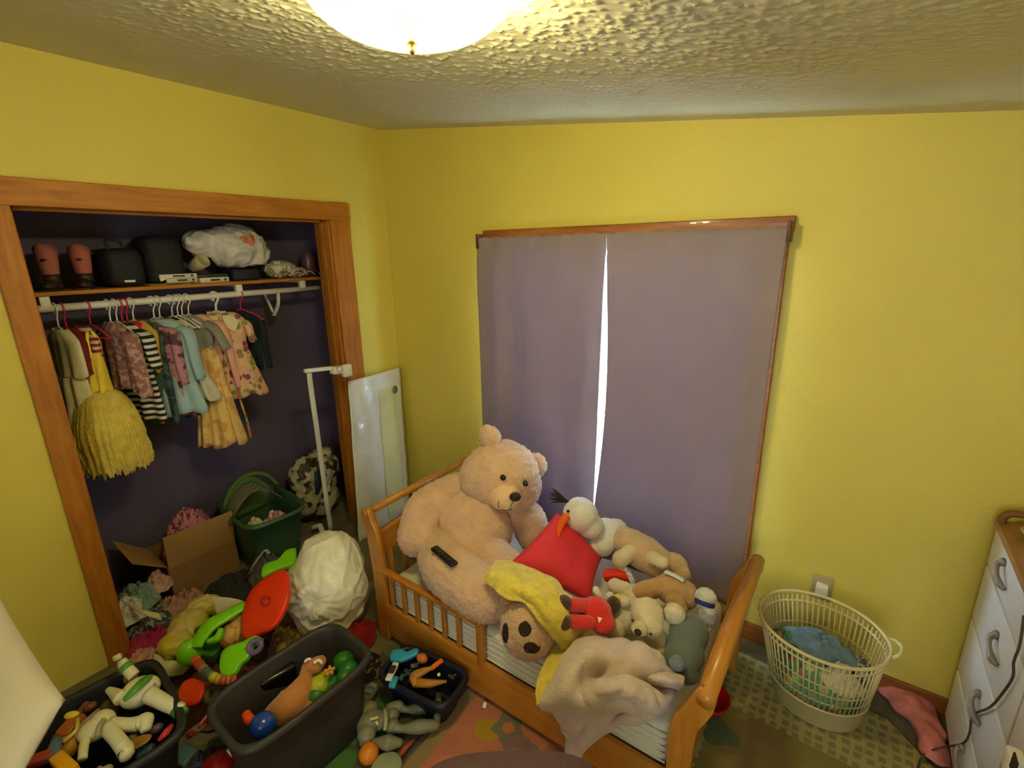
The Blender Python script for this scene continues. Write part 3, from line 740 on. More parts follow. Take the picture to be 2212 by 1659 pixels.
def hanger(y, yaw, mat, label, hw=.13, group='thin hangers on the closet rod', wide=False):
    b = B(); x0 = 0
    r = .0032 if not wide else .006
    hook = [(.0, 0, -.024), (-.021, 0, -.012), (-.0215, 0, .008), (0, 0, .0215), (.0215, 0, .008), (.020, 0, -.016), (.004, 0, -.045), (0, 0, -.085)]
    b.tube(hook, r, n=8, k=4)
    b.tube([(0, 0, -.083), (hw*.5, 0, -.108), (hw, 0, -.145)], r*1.4, n=8); b.tube([(0, 0, -.083), (-hw*.5, 0, -.108), (-hw, 0, -.145)], r*1.4, n=8)
    b.tube([(-hw, 0, -.145), (hw, 0, -.145)], r, n=6)
    if wide: b.box((0, 0, -.10), (.10, .006, .035), bev=.002)
    o = obj('clothes_hanger', b, mat, local=True, label=label, cat='hanger', group=group)
    o.location = (-2.85, y, 1.58); o.rotation_euler = (0, 0, yaw); return o
def garment(name, cat, label, y, yaw, mat, prof, sleeves=None, smat=None, dx=0, dz=0, folds=7, fa=.12, extra=None, ruff=0, seed=0):
    """prof: (z, half width, half depth) rows from neckline to hem; built as a hollow hanging garment"""
    t = thing(name, label, cat, (-2.85+dx, y, 1.58+dz)); t.rotation_euler = (0, 0, yaw)
    b = B(); P = cr([(p[0], p[1], p[2]) for p in prof], 5); n = 72; L = len(P)
    zt, zb = P[0].x, P[-1].x
    def fn(u, v):
        k = int(round(u*(L-1))); p = P[k]; a = 2*pi*v; f = (zt-p.x)/(zt-zb)
        w_ = 1+fa*f*sin(folds*a+seed)+.4*fa*f*sin((folds*2+1)*a+seed*2)
        xx = cos(a)*p.y*(1+.03*sin(a*3+seed)*f); yy = sin(a)*p.z*w_+.012*f*sin(folds*.8*cos(a)*2+seed)
        return V((xx, yy, p.x+.008*f*sin(a*5+seed)+.006*noise.noise(V((a, seed, 0)))))
    b.grid(fn, L-1, n, wrap=True)
    obj('bodice' if ruff else 'body_panel', b, mat, t, local=True, solid=.002)
    if sleeves:
        sw, sl, sr, out_ = sleeves
        for s in (1, -1):
            b = B(); b.tube([(s*(sw-.03), 0, -.132), (s*(sw+.012), 0, -.16), (s*(sw+out_*.7), 0, -.13-sl*.6), (s*(sw+out_), .004, -.13-sl)], [sr*.8, sr, sr*.92, sr*.85], n=16, cap=False, flat=.5)
            obj('sleeve', b, smat or mat, t, local=True, solid=.002)
    if extra: extra(t)
    return t
def fab(n, c, **k): return M(n, c, .9, bump=.4, bs=200, var=k.pop('var', .08), vs=9, **k)
def top_(sw, L, hem=None, nk=.045, d=.030):
    hem = hem or sw*.9
    return [(-.088, nk, .018), (-.104, nk+.03, .024), (-.128, sw*.8, .03), (-.155, sw, d), (-.24, sw*.93, d), (-.13-(L-.13)*.65, (sw+hem)/2*.97, d), (-L, hem, d*1.15)]
WH = M('white_hanger', (226, 222, 210), .4); RH = M('raspberry_hanger', (196, 40, 84), .4)
for y, yaw, m, lb, g in ((.55, .15, WH, 'white', 0), (.575, .1, RH, 'raspberry', 0), (.66, .3, RH, 'raspberry', 0), (.735, .2, WH, 'white', 0), (.76, .25, WH, 'white', 0), (.78, .2, RH, 'raspberry', 0), (.80, .3, RH, 'raspberry', 0),
                         (.825, .35, WH, 'white', 0), (.91, .45, WH, 'white', 0), (.935, .4, WH, 'white', 0), (.99, .5, WH, 'white', 0), (1.015, .45, WH, 'white', 0), (1.035, .5, WH, 'white', 0), (1.065, .6, WH, 'white', 0), (1.33, .7, RH, 'raspberry', 0)):
    hanger(y, yaw, m, {'white': 'thin white plastic hanger holding clothes on the closet rod', 'raspberry': 'thin raspberry red plastic hanger holding clothes on the closet rod'}[lb], .115,
           'white hangers on the rod' if lb == 'white' else 'raspberry hangers on the rod')
hanger(1.20, .75, WH, 'broad white moulded hanger holding the floral dress with the white collar', .12, None, wide=True)
CRL = fab('cream_cotton', (222, 212, 170)); 
garment('dress', 'dress', 'long cream dress with a lace top, leftmost on the rod', .55, .12, CRL, [(-.09, .05, .02), (-.13, .12, .03), (-.17, .14, .03), (-.29, .13, .035), (-.31, .10, .04), (-.45, .11, .045), (-.60, .13, .06)], folds=9, fa=.2, dx=.01)
garment('shirt', 'shirt', 'dark red shirt hanging directly behind the long cream dress', .585, .05, fab('dark_red_cotton', (120, 26, 22)), top_(.14, .30))
garment('shirt', 'shirt', 'red and white striped shirt peeking out beside the long cream dress', .625, .1, fab('red_stripe', (214, 190, 176), c2=(150, 40, 40), pat='sz', ps=38), top_(.13, .44))
# yellow tutu dress
YT = fab('yellow_satin', (240, 206, 60)); YTU = M('yellow_tulle', (246, 218, 96), .9, var=.16, vs=26, alpha=.72, bump=1, bs=90)
def tutu(t):
    for k in range(4):
        b = B(); r0 = .055; r1 = .150-.012*k; zb = -.735+.03*k
        def fn(u, v):
            a = 2*pi*v; r = r0+(r1-r0)*sin(pi*.62*u**.62)*1.02; w_ = 1+.035*u*sin(a*43+k*2+5*sin(a*3))+.16*u*noise.noise(V((cos(a)*3, sin(a)*3, k*3+u*3)))+.08*u*noise.noise(V((cos(a)*11, sin(a)*11, k*3+u*9)))
            z = -.375+(zb+.375)*u+(.030*noise.noise(V((cos(a)*9, sin(a)*9, k)))-.02*abs(sin(a*31)))*(u**3)
            return V((cos(a)*r*w_, sin(a)*r*w_*.85, z))
        b.grid(fn, 16, 220, wrap=True); obj('tulle_layer', b, YTU, t, local=True)
    for s in (1, -1):
        b = B().tube([(s*.035, .008, -.105), (s*.045, .022, -.15), (s*.040, .02, -.22)], .007, n=8, flat=.5); b.tube([(s*.035, -.008, -.105), (s*.045, -.022, -.15), (s*.040, -.02, -.22)], .007, n=8, flat=.5)
        obj('strap', b, YT, t, local=True)
garment('dress', 'dress', 'yellow ballet dress with a full ragged tulle skirt', .615, .3, YT, [(-.20, .060, .022), (-.25, .068, .03), (-.31, .06, .035), (-.385, .056, .04)], extra=tutu, ruff=1, dx=.07)
garment('sweater', 'sweater', 'mauve brown sweater with a ruffled neck, behind the yellow dress', .735, .15, fab('mauve_brown_knit', (150, 104, 92), c2=(190, 150, 140), pat='blot', ps=40), top_(.14, .40), sleeves=(.14, .30, .032, .03))
garment('dress', 'dress', 'black and white striped dress hanging beside the yellow tulle skirt', .775, .35, fab('black_white_stripe', (214, 208, 190), c2=(34, 30, 30), pat='sz', ps=34), top_(.13, .57, .16), sleeves=(.13, .18, .03, .03))
garment('camisole', 'shirt', 'bright red sleeveless top in front of the striped dress', .80, .4, fab('bright_red_cotton', (196, 34, 30)), top_(.08, .24, .07))
garment('shirt', 'shirt', 'mustard yellow short top beside the black and white striped dress', .825, .35, fab('mustard_cotton', (206, 164, 60)), top_(.13, .33))
garment('dress', 'dress', 'dusty pink dress with dark blotches, left of the light blue shirt', .87, .45, fab('pink_print', (188, 132, 138), c2=(96, 60, 66), pat='blot', ps=18), top_(.14, .55, .15), sleeves=(.14, .28, .03, .02))
garment('shirt', 'shirt', 'teal patterned long top, low between the striped and pink dresses', .845, .45, fab('teal_print', (70, 96, 84), c2=(40, 60, 56), pat='blot', ps=30), top_(.12, .60, .12))
garment('shirt', 'shirt', 'light blue long shirt hanging near the middle of the rod', .915, .6, fab('light_blue_cotton', (160, 188, 188)), [(-.088, .045, .018), (-.104, .08, .024), (-.13, .11, .03), (-.155, .13, .03), (-.3, .12, .035), (-.45, .13, .05), (-.565, .16, .055)], sleeves=(.12, .26, .036, .03), dx=.05)
garment('shirt', 'shirt', 'black top right behind the light blue shirt', .955, .55, fab('black_cotton', (24, 22, 24)), top_(.13, .40))
garment('skirt', 'skirt', 'brownish pink long hem hanging below the light blue shirt', .94, .5, fab('brown_pink', (146, 92, 80)), top_(.10, .60, .10))
garment('blouse', 'blouse', 'ivory blouse with a flared lace hem, left of the grey tee', .985, .75, fab('ivory_cotton', (206, 198, 170)), [(-.10, .04, .018), (-.16, .07, .024), (-.24, .075, .03), (-.34, .075, .035), (-.44, .11, .05), (-.52, .14, .06)], folds=9, fa=.2, dx=.05)
garment('dress', 'dress', 'dark green dress hanging behind the ivory blouse', 1.015, .65, fab('dark_green_cotton', (30, 62, 46)), top_(.11, .62, .13), dx=-.03)
garment('shirt', 'shirt', 'plain grey tee with short sleeves, near the middle of the rod', 1.04, .75, fab('grey_jersey', (142, 138, 124)), top_(.13, .30), sleeves=(.13, .14, .045, .05))
garment('dress', 'dress', 'peach yellow print dress hanging lowest, left of the floral dress', 1.09, .85, fab('peach_print', (230, 190, 112), c2=(214, 158, 90), pat='blot', ps=16), [(-.26, .04, .02), (-.31, .06, .03), (-.45, .07, .035), (-.50, .08, .04), (-.65, .10, .05), (-.80, .125, .06)], folds=8, fa=.2, dx=.06)
garment('cardigan', 'cardigan', 'pale pink cardigan with long sleeves, left of the floral dress', 1.085, .75, fab('pale_pink_knit', (226, 168, 142)), top_(.125, .34), sleeves=(.125, .36, .034, .045))
def fl_extra(t):
    b = B()
    for s in (1, -1):
        L = [V((s*.008, -.040, -.098)), V((s*.050, -.034, -.098)), V((s*.085, -.044, -.135)), V((s*.060, -.052, -.185)), V((s*.020, -.052, -.160))]
        b.prism(L, (0, -.004, 0))
    obj('collar', b, CRL, t, local=True)
    obj('sash', B().tube([(.02, -.06, -.36), (.03, -.065, -.55), (.045, -.06, -.68), (.05, -.055, -.79)], [.008, .012, .013, .018], n=8, flat=.4), FLO2, t, local=True)
FLO = fab('floral_cotton', (222, 176, 134), c2=(150, 84, 60), pat='floral', ps=26); FLO2 = fab('floral_sash', (196, 96, 60), c2=(200, 170, 90), pat='floral', ps=40)
garment('dress', 'dress', 'pink and brown floral dress with a broad white collar', 1.205, .95, FLO, [(-.088, .05, .022), (-.104, .08, .03), (-.135, .105, .036), (-.17, .11, .038), (-.27, .095, .04), (-.42, .13, .055), (-.55, .165, .065)], sleeves=(.10, .12, .04, .03), extra=fl_extra, folds=9, fa=.2, dx=.05)
garment('jacket', 'jacket', 'dark teal jacket, rightmost of the clothes on the rod', 1.325, .7, fab('dark_teal_cotton', (24, 38, 42)), top_(.11, .43), sleeves=(.11, .30, .03, .02), dx=-.03)

# ---- on the closet shelf (top surface z = 1.65)
SZ = 1.65
BT = M('pink_suede', (176, 100, 86), .8, bump=.4, bs=120, var=.1); BD = M('dark_brown_leather', (58, 40, 30), .45, var=.1)
def boot(y, rz, label):
    t = thing('boot', label, 'boot', (-2.93, y, SZ), 'pink topped boots on the shelf', rz)
    P = [(0, .0), (.033, .0), (.035, .01), (.031, .03), (.032, .07)]
    b = B(); b.tube([(0, 0, .03), (0, 0, .075)], [.032, .030], n=18); b.ell((.035, 0, .022), (.055, .028, .022)); b.box((-.005, 0, .006), (.06, .05, .012), bev=.004); b.box((.05, 0, .004), (.08, .055, .008), bev=.003)
    obj('foot', b, BD, t, local=True)
    b = B().lathe([(.030, .07), (.034, .10), (.038, .15), (lambda a: (.041, .188+.012*cos(2*a)), 0), (lambda a: (.036, .186+.012*cos(2*a)), 0), (.030, .12)], n=28); obj('shaft', b, BT, t, local=True)
    b = B().tube([(.038, 0, .13), (.040, 0, .135)], .010, n=8); obj('star_patch', b, BD, t, local=True)
boot(.585, -.5, 'pink topped child boot standing leftmost on the shelf'); boot(.70, -.4, 'pink topped child boot standing beside the dark bags')
DK = M('black_nylon', (30, 28, 26), .7, bump=.5, bs=60, var=.2)
b = B().box((-2.97, .85, SZ+.09), (.22, .15, .18), bev=.04); t = thing('backpack', 'black nylon bag with a pale tag beside the pink boots', 'bag', (-2.97, .85, SZ)); obj('bag_body', b, DK, t)
obj('tag', B().box((-2.855, .845, SZ+.028), (.004, .042, .010)), WHITE, t); obj('strap', B().tube([(-2.90, .80, SZ+.17), (-2.90, .80, SZ+.215), (-2.90, .85, SZ+.21), (-2.90, .86, SZ+.17)], .007, n=8), DK, t)
b = B().box((-2.98, 1.02, SZ+.12), (.24, .17, .24), bev=.05); t = thing('backpack', 'larger black bag between the tagged bag and the white grocery bag', 'bag', (-2.98, 1.02, SZ)); obj('bag_body', b, DK, t)
obj('tag', B().box((-2.858, .985, SZ+.03), (.004, .03, .012), rot=(.4, 0, 0)), WHITE, t)
PK = M('white_book_cover', (214, 206, 176), .5); INK = M('black_print', (40, 36, 30), .6)
def book(name, label, c, d, mat, rz=0, pages=None):
    t = thing(name, label, name, (c[0], c[1], c[2]), 'boxes and books stacked on the shelf', rz)
    obj('cover', B().box((0, 0, d[2]/2), d, bev=.002), mat, t, local=True)
    obj('print', B().box((d[0]/2, 0, d[2]*.5), (.0015, d[1]*.32, d[2]*.35)), INK, t, local=True); obj('emblem', B().box((d[0]/2, d[1]*.36, d[2]*.5), (.0015, d[1]*.07, d[2]*.5)), INK, t, local=True)
book('folder', 'flat mustard yellow folder at the bottom of the shelf stack', (-2.94, 1.03, SZ), (.18, .22, .008), M('mustard_card', (150, 130, 40), .7))
book('game_case', 'white boxed case at the left of the stack, under the white book', (-2.93, 1.07, SZ+.009), (.14, .14, .022), M('cream_card', (200, 190, 150), .6))
book('book', 'white paperback with black print on its spine, on top of the stack', (-2.93, 1.055, SZ+.032), (.15, .17, .020), PK)
book('book', 'thick pale book under the dark green one', (-2.94, 1.225, SZ), (.15, .15, .026), PK, .05)
book('book', 'dark green hardback lying on the thick pale book', (-2.945, 1.22, SZ+.027), (.15, .16, .016), M('dark_green_cover', (40, 56, 44), .5), .02)
obj('box', B().box((-2.96, 1.405, SZ+.032), (.18, .15, .064), bev=.012), M('navy_box', (26, 30, 40), .6), label='dark navy box under the white grocery bag', cat='box')
PLW = M('white_thin_plastic', (206, 200, 188), .35, bump=.6, bs=18, var=.04, c2=(206, 200, 188), spec=.5)
def bagblob(name, label, cat, parts, mat, disp, ds, vox=.010, seed=0):
    o = blob(name, parts, mat, None, vox=vox, sm=4, label=label, cat=cat)
    me = o.data; nn = [v.normal.copy() for v in me.vertices]; loc = o.location.copy()
    zmin = min(v.co.z for v in me.vertices)
    for v, n in zip(me.vertices, nn):
        q = v.co*ds+V((seed, seed*1.3, 0)); q += V((noise.noise(q*.8), noise.noise(q*.8+V((5, 5, 5))), noise.noise(q*.8+V((9, 1, 0)))))*1.1
        r = 1-abs(noise.noise(q))*3; r2 = 1-abs(noise.noise(q*2.1+V((3, 3, 3))))*3
        v.co += n*disp*(max(-.5, r)*.8+max(-.5, r2)*.3)
        v.co.z = max(zmin, v.co.z)
    return o
gb_ = bagblob('grocery_bag', 'crumpled white plastic grocery bag with an orange print, bulging on the shelf', 'bag', [((-2.95, 1.40, 1.835), (.12, .165, .115)), ((-2.96, 1.24, 1.85), (.07, .09, .07)), ((-2.95, 1.48, 1.80), (.09, .10, .075)), ('t', [(-2.93, 1.22, 1.85), (-2.92, 1.16, 1.86)], [.045, .025])], PLW, .016, 9, vox=.008)
tg = bvh(gb_)
def blotch(name, tree, p, d, rx, ry, mat, par, seed=1):
    return decal(name, tree, p, d, lambda a: oval(rx, ry)(a)*(1+.25*sin(3*a+seed)), mat, par, th=.0015)
blotch('orange_print', tg, (-2.6, 1.43, 1.87), (-1, 0, 0), .05, .028, M('orange_print', (214, 128, 84), .5), gb_)
obj('cup', B().lathe([(.001, 0), (.028, 0), (.034, .05), (.036, .085), (.033, .085), (.028, .01)], (-2.900, 1.145, 1.730), n=24, rot=(0, 1.1, .4)), M('cream_cup', (180, 172, 130), .5), label='cream cup lying on the shelf left of the grocery bag', cat='cup')
b = B()
CL = M('clear_plastic_wrap', (196, 192, 170), .25, bump=1, bs=40, c2=(150, 140, 110), pat='blot', ps=22)
o = bagblob('plastic_bag', 'small clear plastic bag of trinkets right of the grocery bag', 'bag', [((-2.93, 1.64, SZ+.05), (.06, .09, .05)), ((-2.93, 1.72, SZ+.03), (.06, .10, .03))], CL, .012, 24, vox=.006, seed=4)
b = B()
for k in range(9):
    y = random.uniform(1.6, 1.86); x = random.uniform(-2.90, -2.84); a = random.uniform(-.5, .5)
    b.tube([(x, y-.05, SZ+.012), (x+.01, y, SZ+.03+random.uniform(0, .02)), (x, y+.05, SZ+.012)], .0035, n=6)
obj('ribbon_tangle', b, M('pale_ribbon', (200, 176, 150), .6, c2=(150, 60, 60), pat='sx', ps=40), label='tangle of pale ribbons and cords at the right end of the shelf', cat='ribbon', kind='stuff')
obj('jar', B().lathe([(.001, 0), (.04, 0), (.045, .04), (.045, .12), (.036, .14), (.036, .15), (.001, .15)], (-2.98, 1.86, SZ), n=24), M('dim_maroon_glass', (92, 60, 62), .3), label='dim maroon jar at the far right end of the shelf', cat='jar')
# ================= CLOSET FLOOR =================
CB = M('cardboard', (176, 132, 72), .85, var=.05, vs=5); CBD = M('cardboard_inside', (140, 100, 56), .9, var=.06)
t = thing('cardboard_box', 'open cardboard box with its front flap raised, on the closet floor', 'box', (-2.93, .89, 0))
b = B(); x0, x1, y0, y1, h_ = -3.12, -2.80, .72, 1.06, .19
for c, d in (((x1, (y0+y1)/2, h_/2), (.006, y1-y0, h_)), ((x0, (y0+y1)/2, h_/2), (.006, y1-y0, h_)), (((x0+x1)/2, y0, h_/2), (x1-x0, .006, h_)), (((x0+x1)/2, y1, h_/2), (x1-x0, .006, h_)), (((x0+x1)/2, (y0+y1)/2, .004), (x1-x0, y1-y0, .006))): b.box(c, d)
obj('box_body', b, CBD, t)
obj('flap', B().prism([(x1, y0, h_), (x1, y1, h_-.01), (x1+.055, y1-.01, .395), (x1+.055, y0-.01, .40)], (.005, 0, 0)), CB, t)
obj('flap', B().prism([(x0+.02, y0, h_), (x1-.01, y0, h_), (x1+.0, y0-.14, .30), (x0+.05, y0-.14, .33)], (0, .005, 0)), CB, t)
obj('blanket', foldify(crumple((-2.96, .90, .05), (.14, .17), .56, 3, fold=.12), .006, 12, 2), fab('pink_rose_print', (206, 128, 138), c2=(112, 50, 62), pat='dots', ps=46), label='pink dotted fabric heaped in the open cardboard box', cat='fabric', solid=.004)
GT = M('dark_green_plastic', (56, 88, 54), .45, var=.06, spec=.5); 
def tub(name, label, cat, c, s0, s1, h, mat, rz=0, lipw=.018, p=.42, th=.005, n=56, group=None, rimz=0):
    t = thing(name, label, cat, c, group, rz)
    prof = [(.01, .004), (s0[0], .004), (s0[0]+.01, .012)]
    b = B()
    def lo(k, off=0):
        sx = s0[0]+(s1[0]-s0[0])*k+off; sy = s0[1]+(s1[1]-s0[1])*k+off
        return sx, sy
    rings = []
    seq = [(0, -.9*s0[0], 0), (0, -.012, 0), (0, 0, .012), (.5, 0, h*.5), (.96, 0, h-.02), (.97, lipw, h-.02), (1, lipw, h-.014), (1, lipw-.004, h), (1, .0, h), (.97, -th, h-.01), (.5, -th, h*.5), (0, -th, .02), (0, -.02, .012), (0, -.9*s0[0], .012)]
    for k, off, z in seq:
        sx, sy = lo(k); sx = max(.004, sx+off); sy = max(.004, sy+off*(1 if off > -.05 else s0[1]/s0[0]))
        ring = []
        for q in range(n):
            a = 2*pi*q/n; x, y = cos(a), sin(a); x = math.copysign(abs(x)**p, x); y = math.copysign(abs(y)**p, y)
            ring.append(b.bm.verts.new((x*sx, y*sy, z)))
        rings.append(ring)
    for i in range(len(rings)-1):
        for q in range(n): b.face([rings[i][q], rings[i][(q+1) % n], rings[i+1][(q+1) % n], rings[i+1][q]])
    o = obj('tub_body', b, mat, t, local=True)
    return t
t = tub('storage_tote', 'dark green storage tote full of fabric in the closet', 'storage tote', (-2.76, 1.22, 0), (.19, .13), (.245, .165), .36, GT, rz=-.08)
for s in (1, -1):
    b = B().box((.02*s, s*.178, .325), (.12, .030, .035), bev=.01); obj('handle', b, GT, t, local=True)
b = B()
b.grid(lambda u, v: V((-2.88+.10*u+.02*v, 1.06+.30*v, .20+.26*sin(pi*(.15+.7*v))*(1-.15*u)+.02*u)), 10, 24)
obj('mesh_panel', b, M('grey_mesh_cloth', (150, 148, 120), .9, bump=1, bs=260, c2=(110, 108, 88), pat='sz', ps=160), label='grey ribbed mesh fabric bowed up inside the green tote', cat='fabric', solid=.006)
b = B(); b.tube([(-2.96, 1.08, .30), (-2.97, 1.16, .42), (-2.97, 1.26, .47), (-2.95, 1.36, .44), (-2.93, 1.42, .35)], .017, n=10, flat=.6)
b.grid(lambda u, v: V((-2.96+.0*u, 1.09+.32*v, .22+.24*u*sin(pi*(.1+.8*v)))), 8, 20)
obj('pop_up_hamper', b, M('olive_green_nylon', (96, 124, 60), .7), label='olive green pop-up hamper rim standing at the back of the green tote', cat='hamper', solid=.004)
obj('cloth', foldify(crumple((-2.64, 1.23, .23), (.08, .08), .13, 8), .006, 16, 2), fab('pale_pink_cloth', (226, 192, 178), c2=(186, 120, 120), pat='blot', ps=26), label='pale pink printed cloth at the right front of the green tote', cat='cloth', solid=.004)
obj('cloth', foldify(crumple((-2.71, 1.15, .24), (.055, .045), .09, 12), .004, 20, 2), CRL, label='cream cloth lump at the near edge of the green tote', cat='cloth', solid=.004)
obj('cloth', foldify(crumple((-2.76, 1.27, .05), (.17, .12), .20, 18), .008, 18, 2), fab('grey_cloth', (98, 102, 96)), label='grey cloth filling the bottom of the green tote', cat='cloth', solid=.004)
bagblob('bag', 'tall plastic gift bag with brown and cream blotched print, right corner of the closet', 'bag', [((-2.93, 1.66, .16), (.12, .17, .16)), ((-2.93, 1.68, .33), (.10, .18, .14)), ((-2.94, 1.76, .42), (.06, .07, .06))], M('blotched_print', (186, 180, 140), .5, var=.05, c2=(62, 50, 30), pat='blot', ps=13, bump=.4, bs=20), .016, 8, vox=.012, seed=2)
obj('scarf', B().tube([(-2.79, 1.62, .40), (-2.775, 1.61, .32), (-2.79, 1.60, .24)], [.02, .028, .012], n=10, flat=.4), M('dark_teal_satin', (40, 56, 66), .5), label='dark teal strip hanging down the front of the blotched bag', cat='scarf')

# bed rail leaning at the closet edge
t = thing('bed_rail', 'white folding bed rail with a long webbing strap, standing at the closet edge', 'bed rail', (-2.55, 1.50, 0))
obj('arm', B().box((-2.43, 1.50, 1.165), (.022, .17, .022), rot=(-.10, 0, 0), bev=.004), WMETAL, t)
b = B().box((-2.42, 1.615, 1.14), (.05, .085, .045), rot=(-.1, 0, 0), bev=.01); b.box((-2.40, 1.66, 1.13), (.035, .06, .075), bev=.01); b.tube([(-2.40, 1.60, 1.15), (-2.37, 1.60, 1.15)], .014, n=12)
obj('clamp', b, WHITE, t)
obj('strap', B().tube([(-2.430, 1.442, 1.156), (-2.430, 1.441, 1.066), (-2.460, 1.462, 0.806), (-2.500, 1.488, 0.462), (-2.550, 1.523, 0.077)], .0165, n=8, flat=.25), M('white_webbing', (206, 200, 178), .8), t)
b = B().tube([(-2.743, 1.509, 0.050), (-2.709, 1.546, 0.060), (-2.613, 1.505, 0.030)], .018, n=10, smooth=False); b.tube([(-2.604, 1.486, 0.030), (-2.552, 1.559, 0.030)], .02, n=10); b.ell((-2.569, 1.561, 0.030), .028)
obj('foot', b, WHITE, t)
# board wrapped in plastic
WR = M('clear_film_wrap', (214, 214, 206), .22, bump=1.4, bs=9, var=.05, spec=.6, coat=.3)
t = thing('wrapped_panel', 'tall white panel wrapped in clear plastic, leaning in the corner behind the bed', 'panel', (-2.46, 1.90, 0))
b = B()
def pn(u, v): 
    lo_ = V((-2.405, 1.62, 0)).lerp(V((-2.46, 2.10, 0)), u); hi_ = V((-2.505, 1.735, 1.03)).lerp(V((-2.50, 2.145, 1.04)), u)
    p = lo_.lerp(hi_, v); f = min(1, 6*min(u, 1-u)); 
    return p+V((1, -.1, .05))*(.006*noise.noise(V((u*3, v*9, 2)))+.008*noise.noise(V((u*7+v*5, v*4, 8)))-.004*(1-f))
b.grid(pn, 24, 60)
f_ = obj('plastic_wrap', b, WR, t, solid=.008)
def pc_(lo, hi, x): return [V((-2.418+x, lo, .02)), V((-2.455+x, hi, .02)), V((-2.512+x, hi+.03, 1.0)), V((-2.512+x, lo+.10, .98))]
obj('inner_board', B().prism(pc_(1.68, 2.07, -.014), (-.012, 0, 0)), M('white_board', (214, 206, 170), .7), t)
obj('paper_strip', B().prism([(-2.422, 1.88, .05), (-2.435, 2.03, .05), (-2.492, 2.08, .93), (-2.492, 1.94, .92)], (.004, 0, 0)), M('cream_strip', (204, 196, 140), .6), t)
obj('sticker', B().tube([(-2.487, 2.075, .90), (-2.483, 2.076, .90)], .026, n=16), M('grey_sticker', (112, 110, 112), .6), t)

# heap of clothes left in the closet
heap = [((-2.70, .57, .0), (.17, .14), .14, 'dark_pattern', (70, 80, 76), (150, 150, 140), 'black and white speckled cloth at the bottom of the pile by the left jamb', 21),
        ((-2.78, .56, .09), (.11, .09), .14, 'teal_cloth', (128, 156, 140), None, 'pale teal cloth on top of the pile by the left jamb', 22),
        ((-2.71, .50, .08), (.08, .08), .13, 'white_cloth', (214, 208, 184), None, 'white crumpled cloth at the left of the pile by the left jamb', 23),
        ((-2.80, .66, .10), (.06, .06), .13, 'blush_cloth', (208, 160, 140), None, 'small blush pink ball of cloth topping the clothes pile', 24),
        ((-2.66, .70, .0), (.08, .12), .16, 'dusty_rose_cloth', (184, 138, 118), None, 'dusty rose cloth slumped between the pile and the cardboard box', 25),
        ((-2.52, .52, .0), (.12, .12), .09, 'magenta_cloth', (176, 44, 84), None, 'magenta cloth on the closet floor below the clothes pile', 26),
        ((-2.42, .46, .0), (.07, .07), .10, 'light_pink_cloth', (216, 160, 146), None, 'light pink cloth lump at the foot of the left jamb', 27)]
for c, r, h, nm, c1, c2, lb, sd in heap:
    m = fab(nm, c1, c2=c2, pat='blot', ps=55) if c2 else fab(nm, c1)
    obj('cloth', foldify(crumple(c, r, h, sd), .010, 18, sd), m, label=lb, cat='cloth', solid=.004)
obj('cloth', foldify(surf([[(-2.707, 0.507, 0.170), (-2.557, 0.528, 0.180), (-2.483, 0.567, 0.170)], [(-2.651, 0.499, 0.170), (-2.520, 0.523, 0.170), (-2.437, 0.558, 0.160)]], 4, 6), .003, 20, 1), CRL, label='narrow cream strip of cloth lying across the clothes pile', cat='cloth', solid=.014, sub=1)
obj('cloth', foldify(crumple((-2.55, .88, .0), (.13, .22), .17, 31, rz=.3), .006, 14, 1), fab('charcoal_cloth', (50, 46, 40)), label='charcoal cloth bundled in front of the cardboard box', cat='cloth', solid=.004)
obj('bag', foldify(crumple((-2.50, 1.08, .0), (.14, .12), .22, 33), .012, 14, 4), fab('grey_green_nylon', (98, 98, 84)), label='grey-green cloth bag slumped before the green tote', cat='bag', solid=.004)
obj('strap', B().tube([(-2.472, 0.973, 0.140), (-2.420, 0.994, 0.220), (-2.450, 1.063, 0.240), (-2.435, 1.077, 0.220)], .008, n=8, flat=.4), M('pale_strap', (170, 170, 140), .7), label='pale strap curling over the grey-green bag', cat='strap')
obj('cloth', foldify(crumple((-2.2, .72, .0), (.24, .22), .12, 35), .008, 12, 5), fab('dark_brown_cloth', (66, 52, 36), c2=(40, 34, 26), pat='blot', ps=14), label='dark brown cloth spread under the toys at the closet opening', cat='cloth', solid=.004)
obj('cloth', foldify(crumple((-1.95, .92, .0), (.17, .13), .10, 36), .008, 12, 5), fab('brown_yellow_cloth', (112, 84, 44), c2=(168, 136, 50), pat='blot', ps=16), label='brown and yellow cloth between the red lid and the dark tote', cat='cloth', solid=.004)
obj('cloth', foldify(crumple((-1.98, .60, .0), (.20, .18), .13, 37), .008, 12, 5), fab('rust_brown_cloth', (98, 60, 36)), label='rust brown cloth under the lime green toys', cat='cloth', solid=.004)

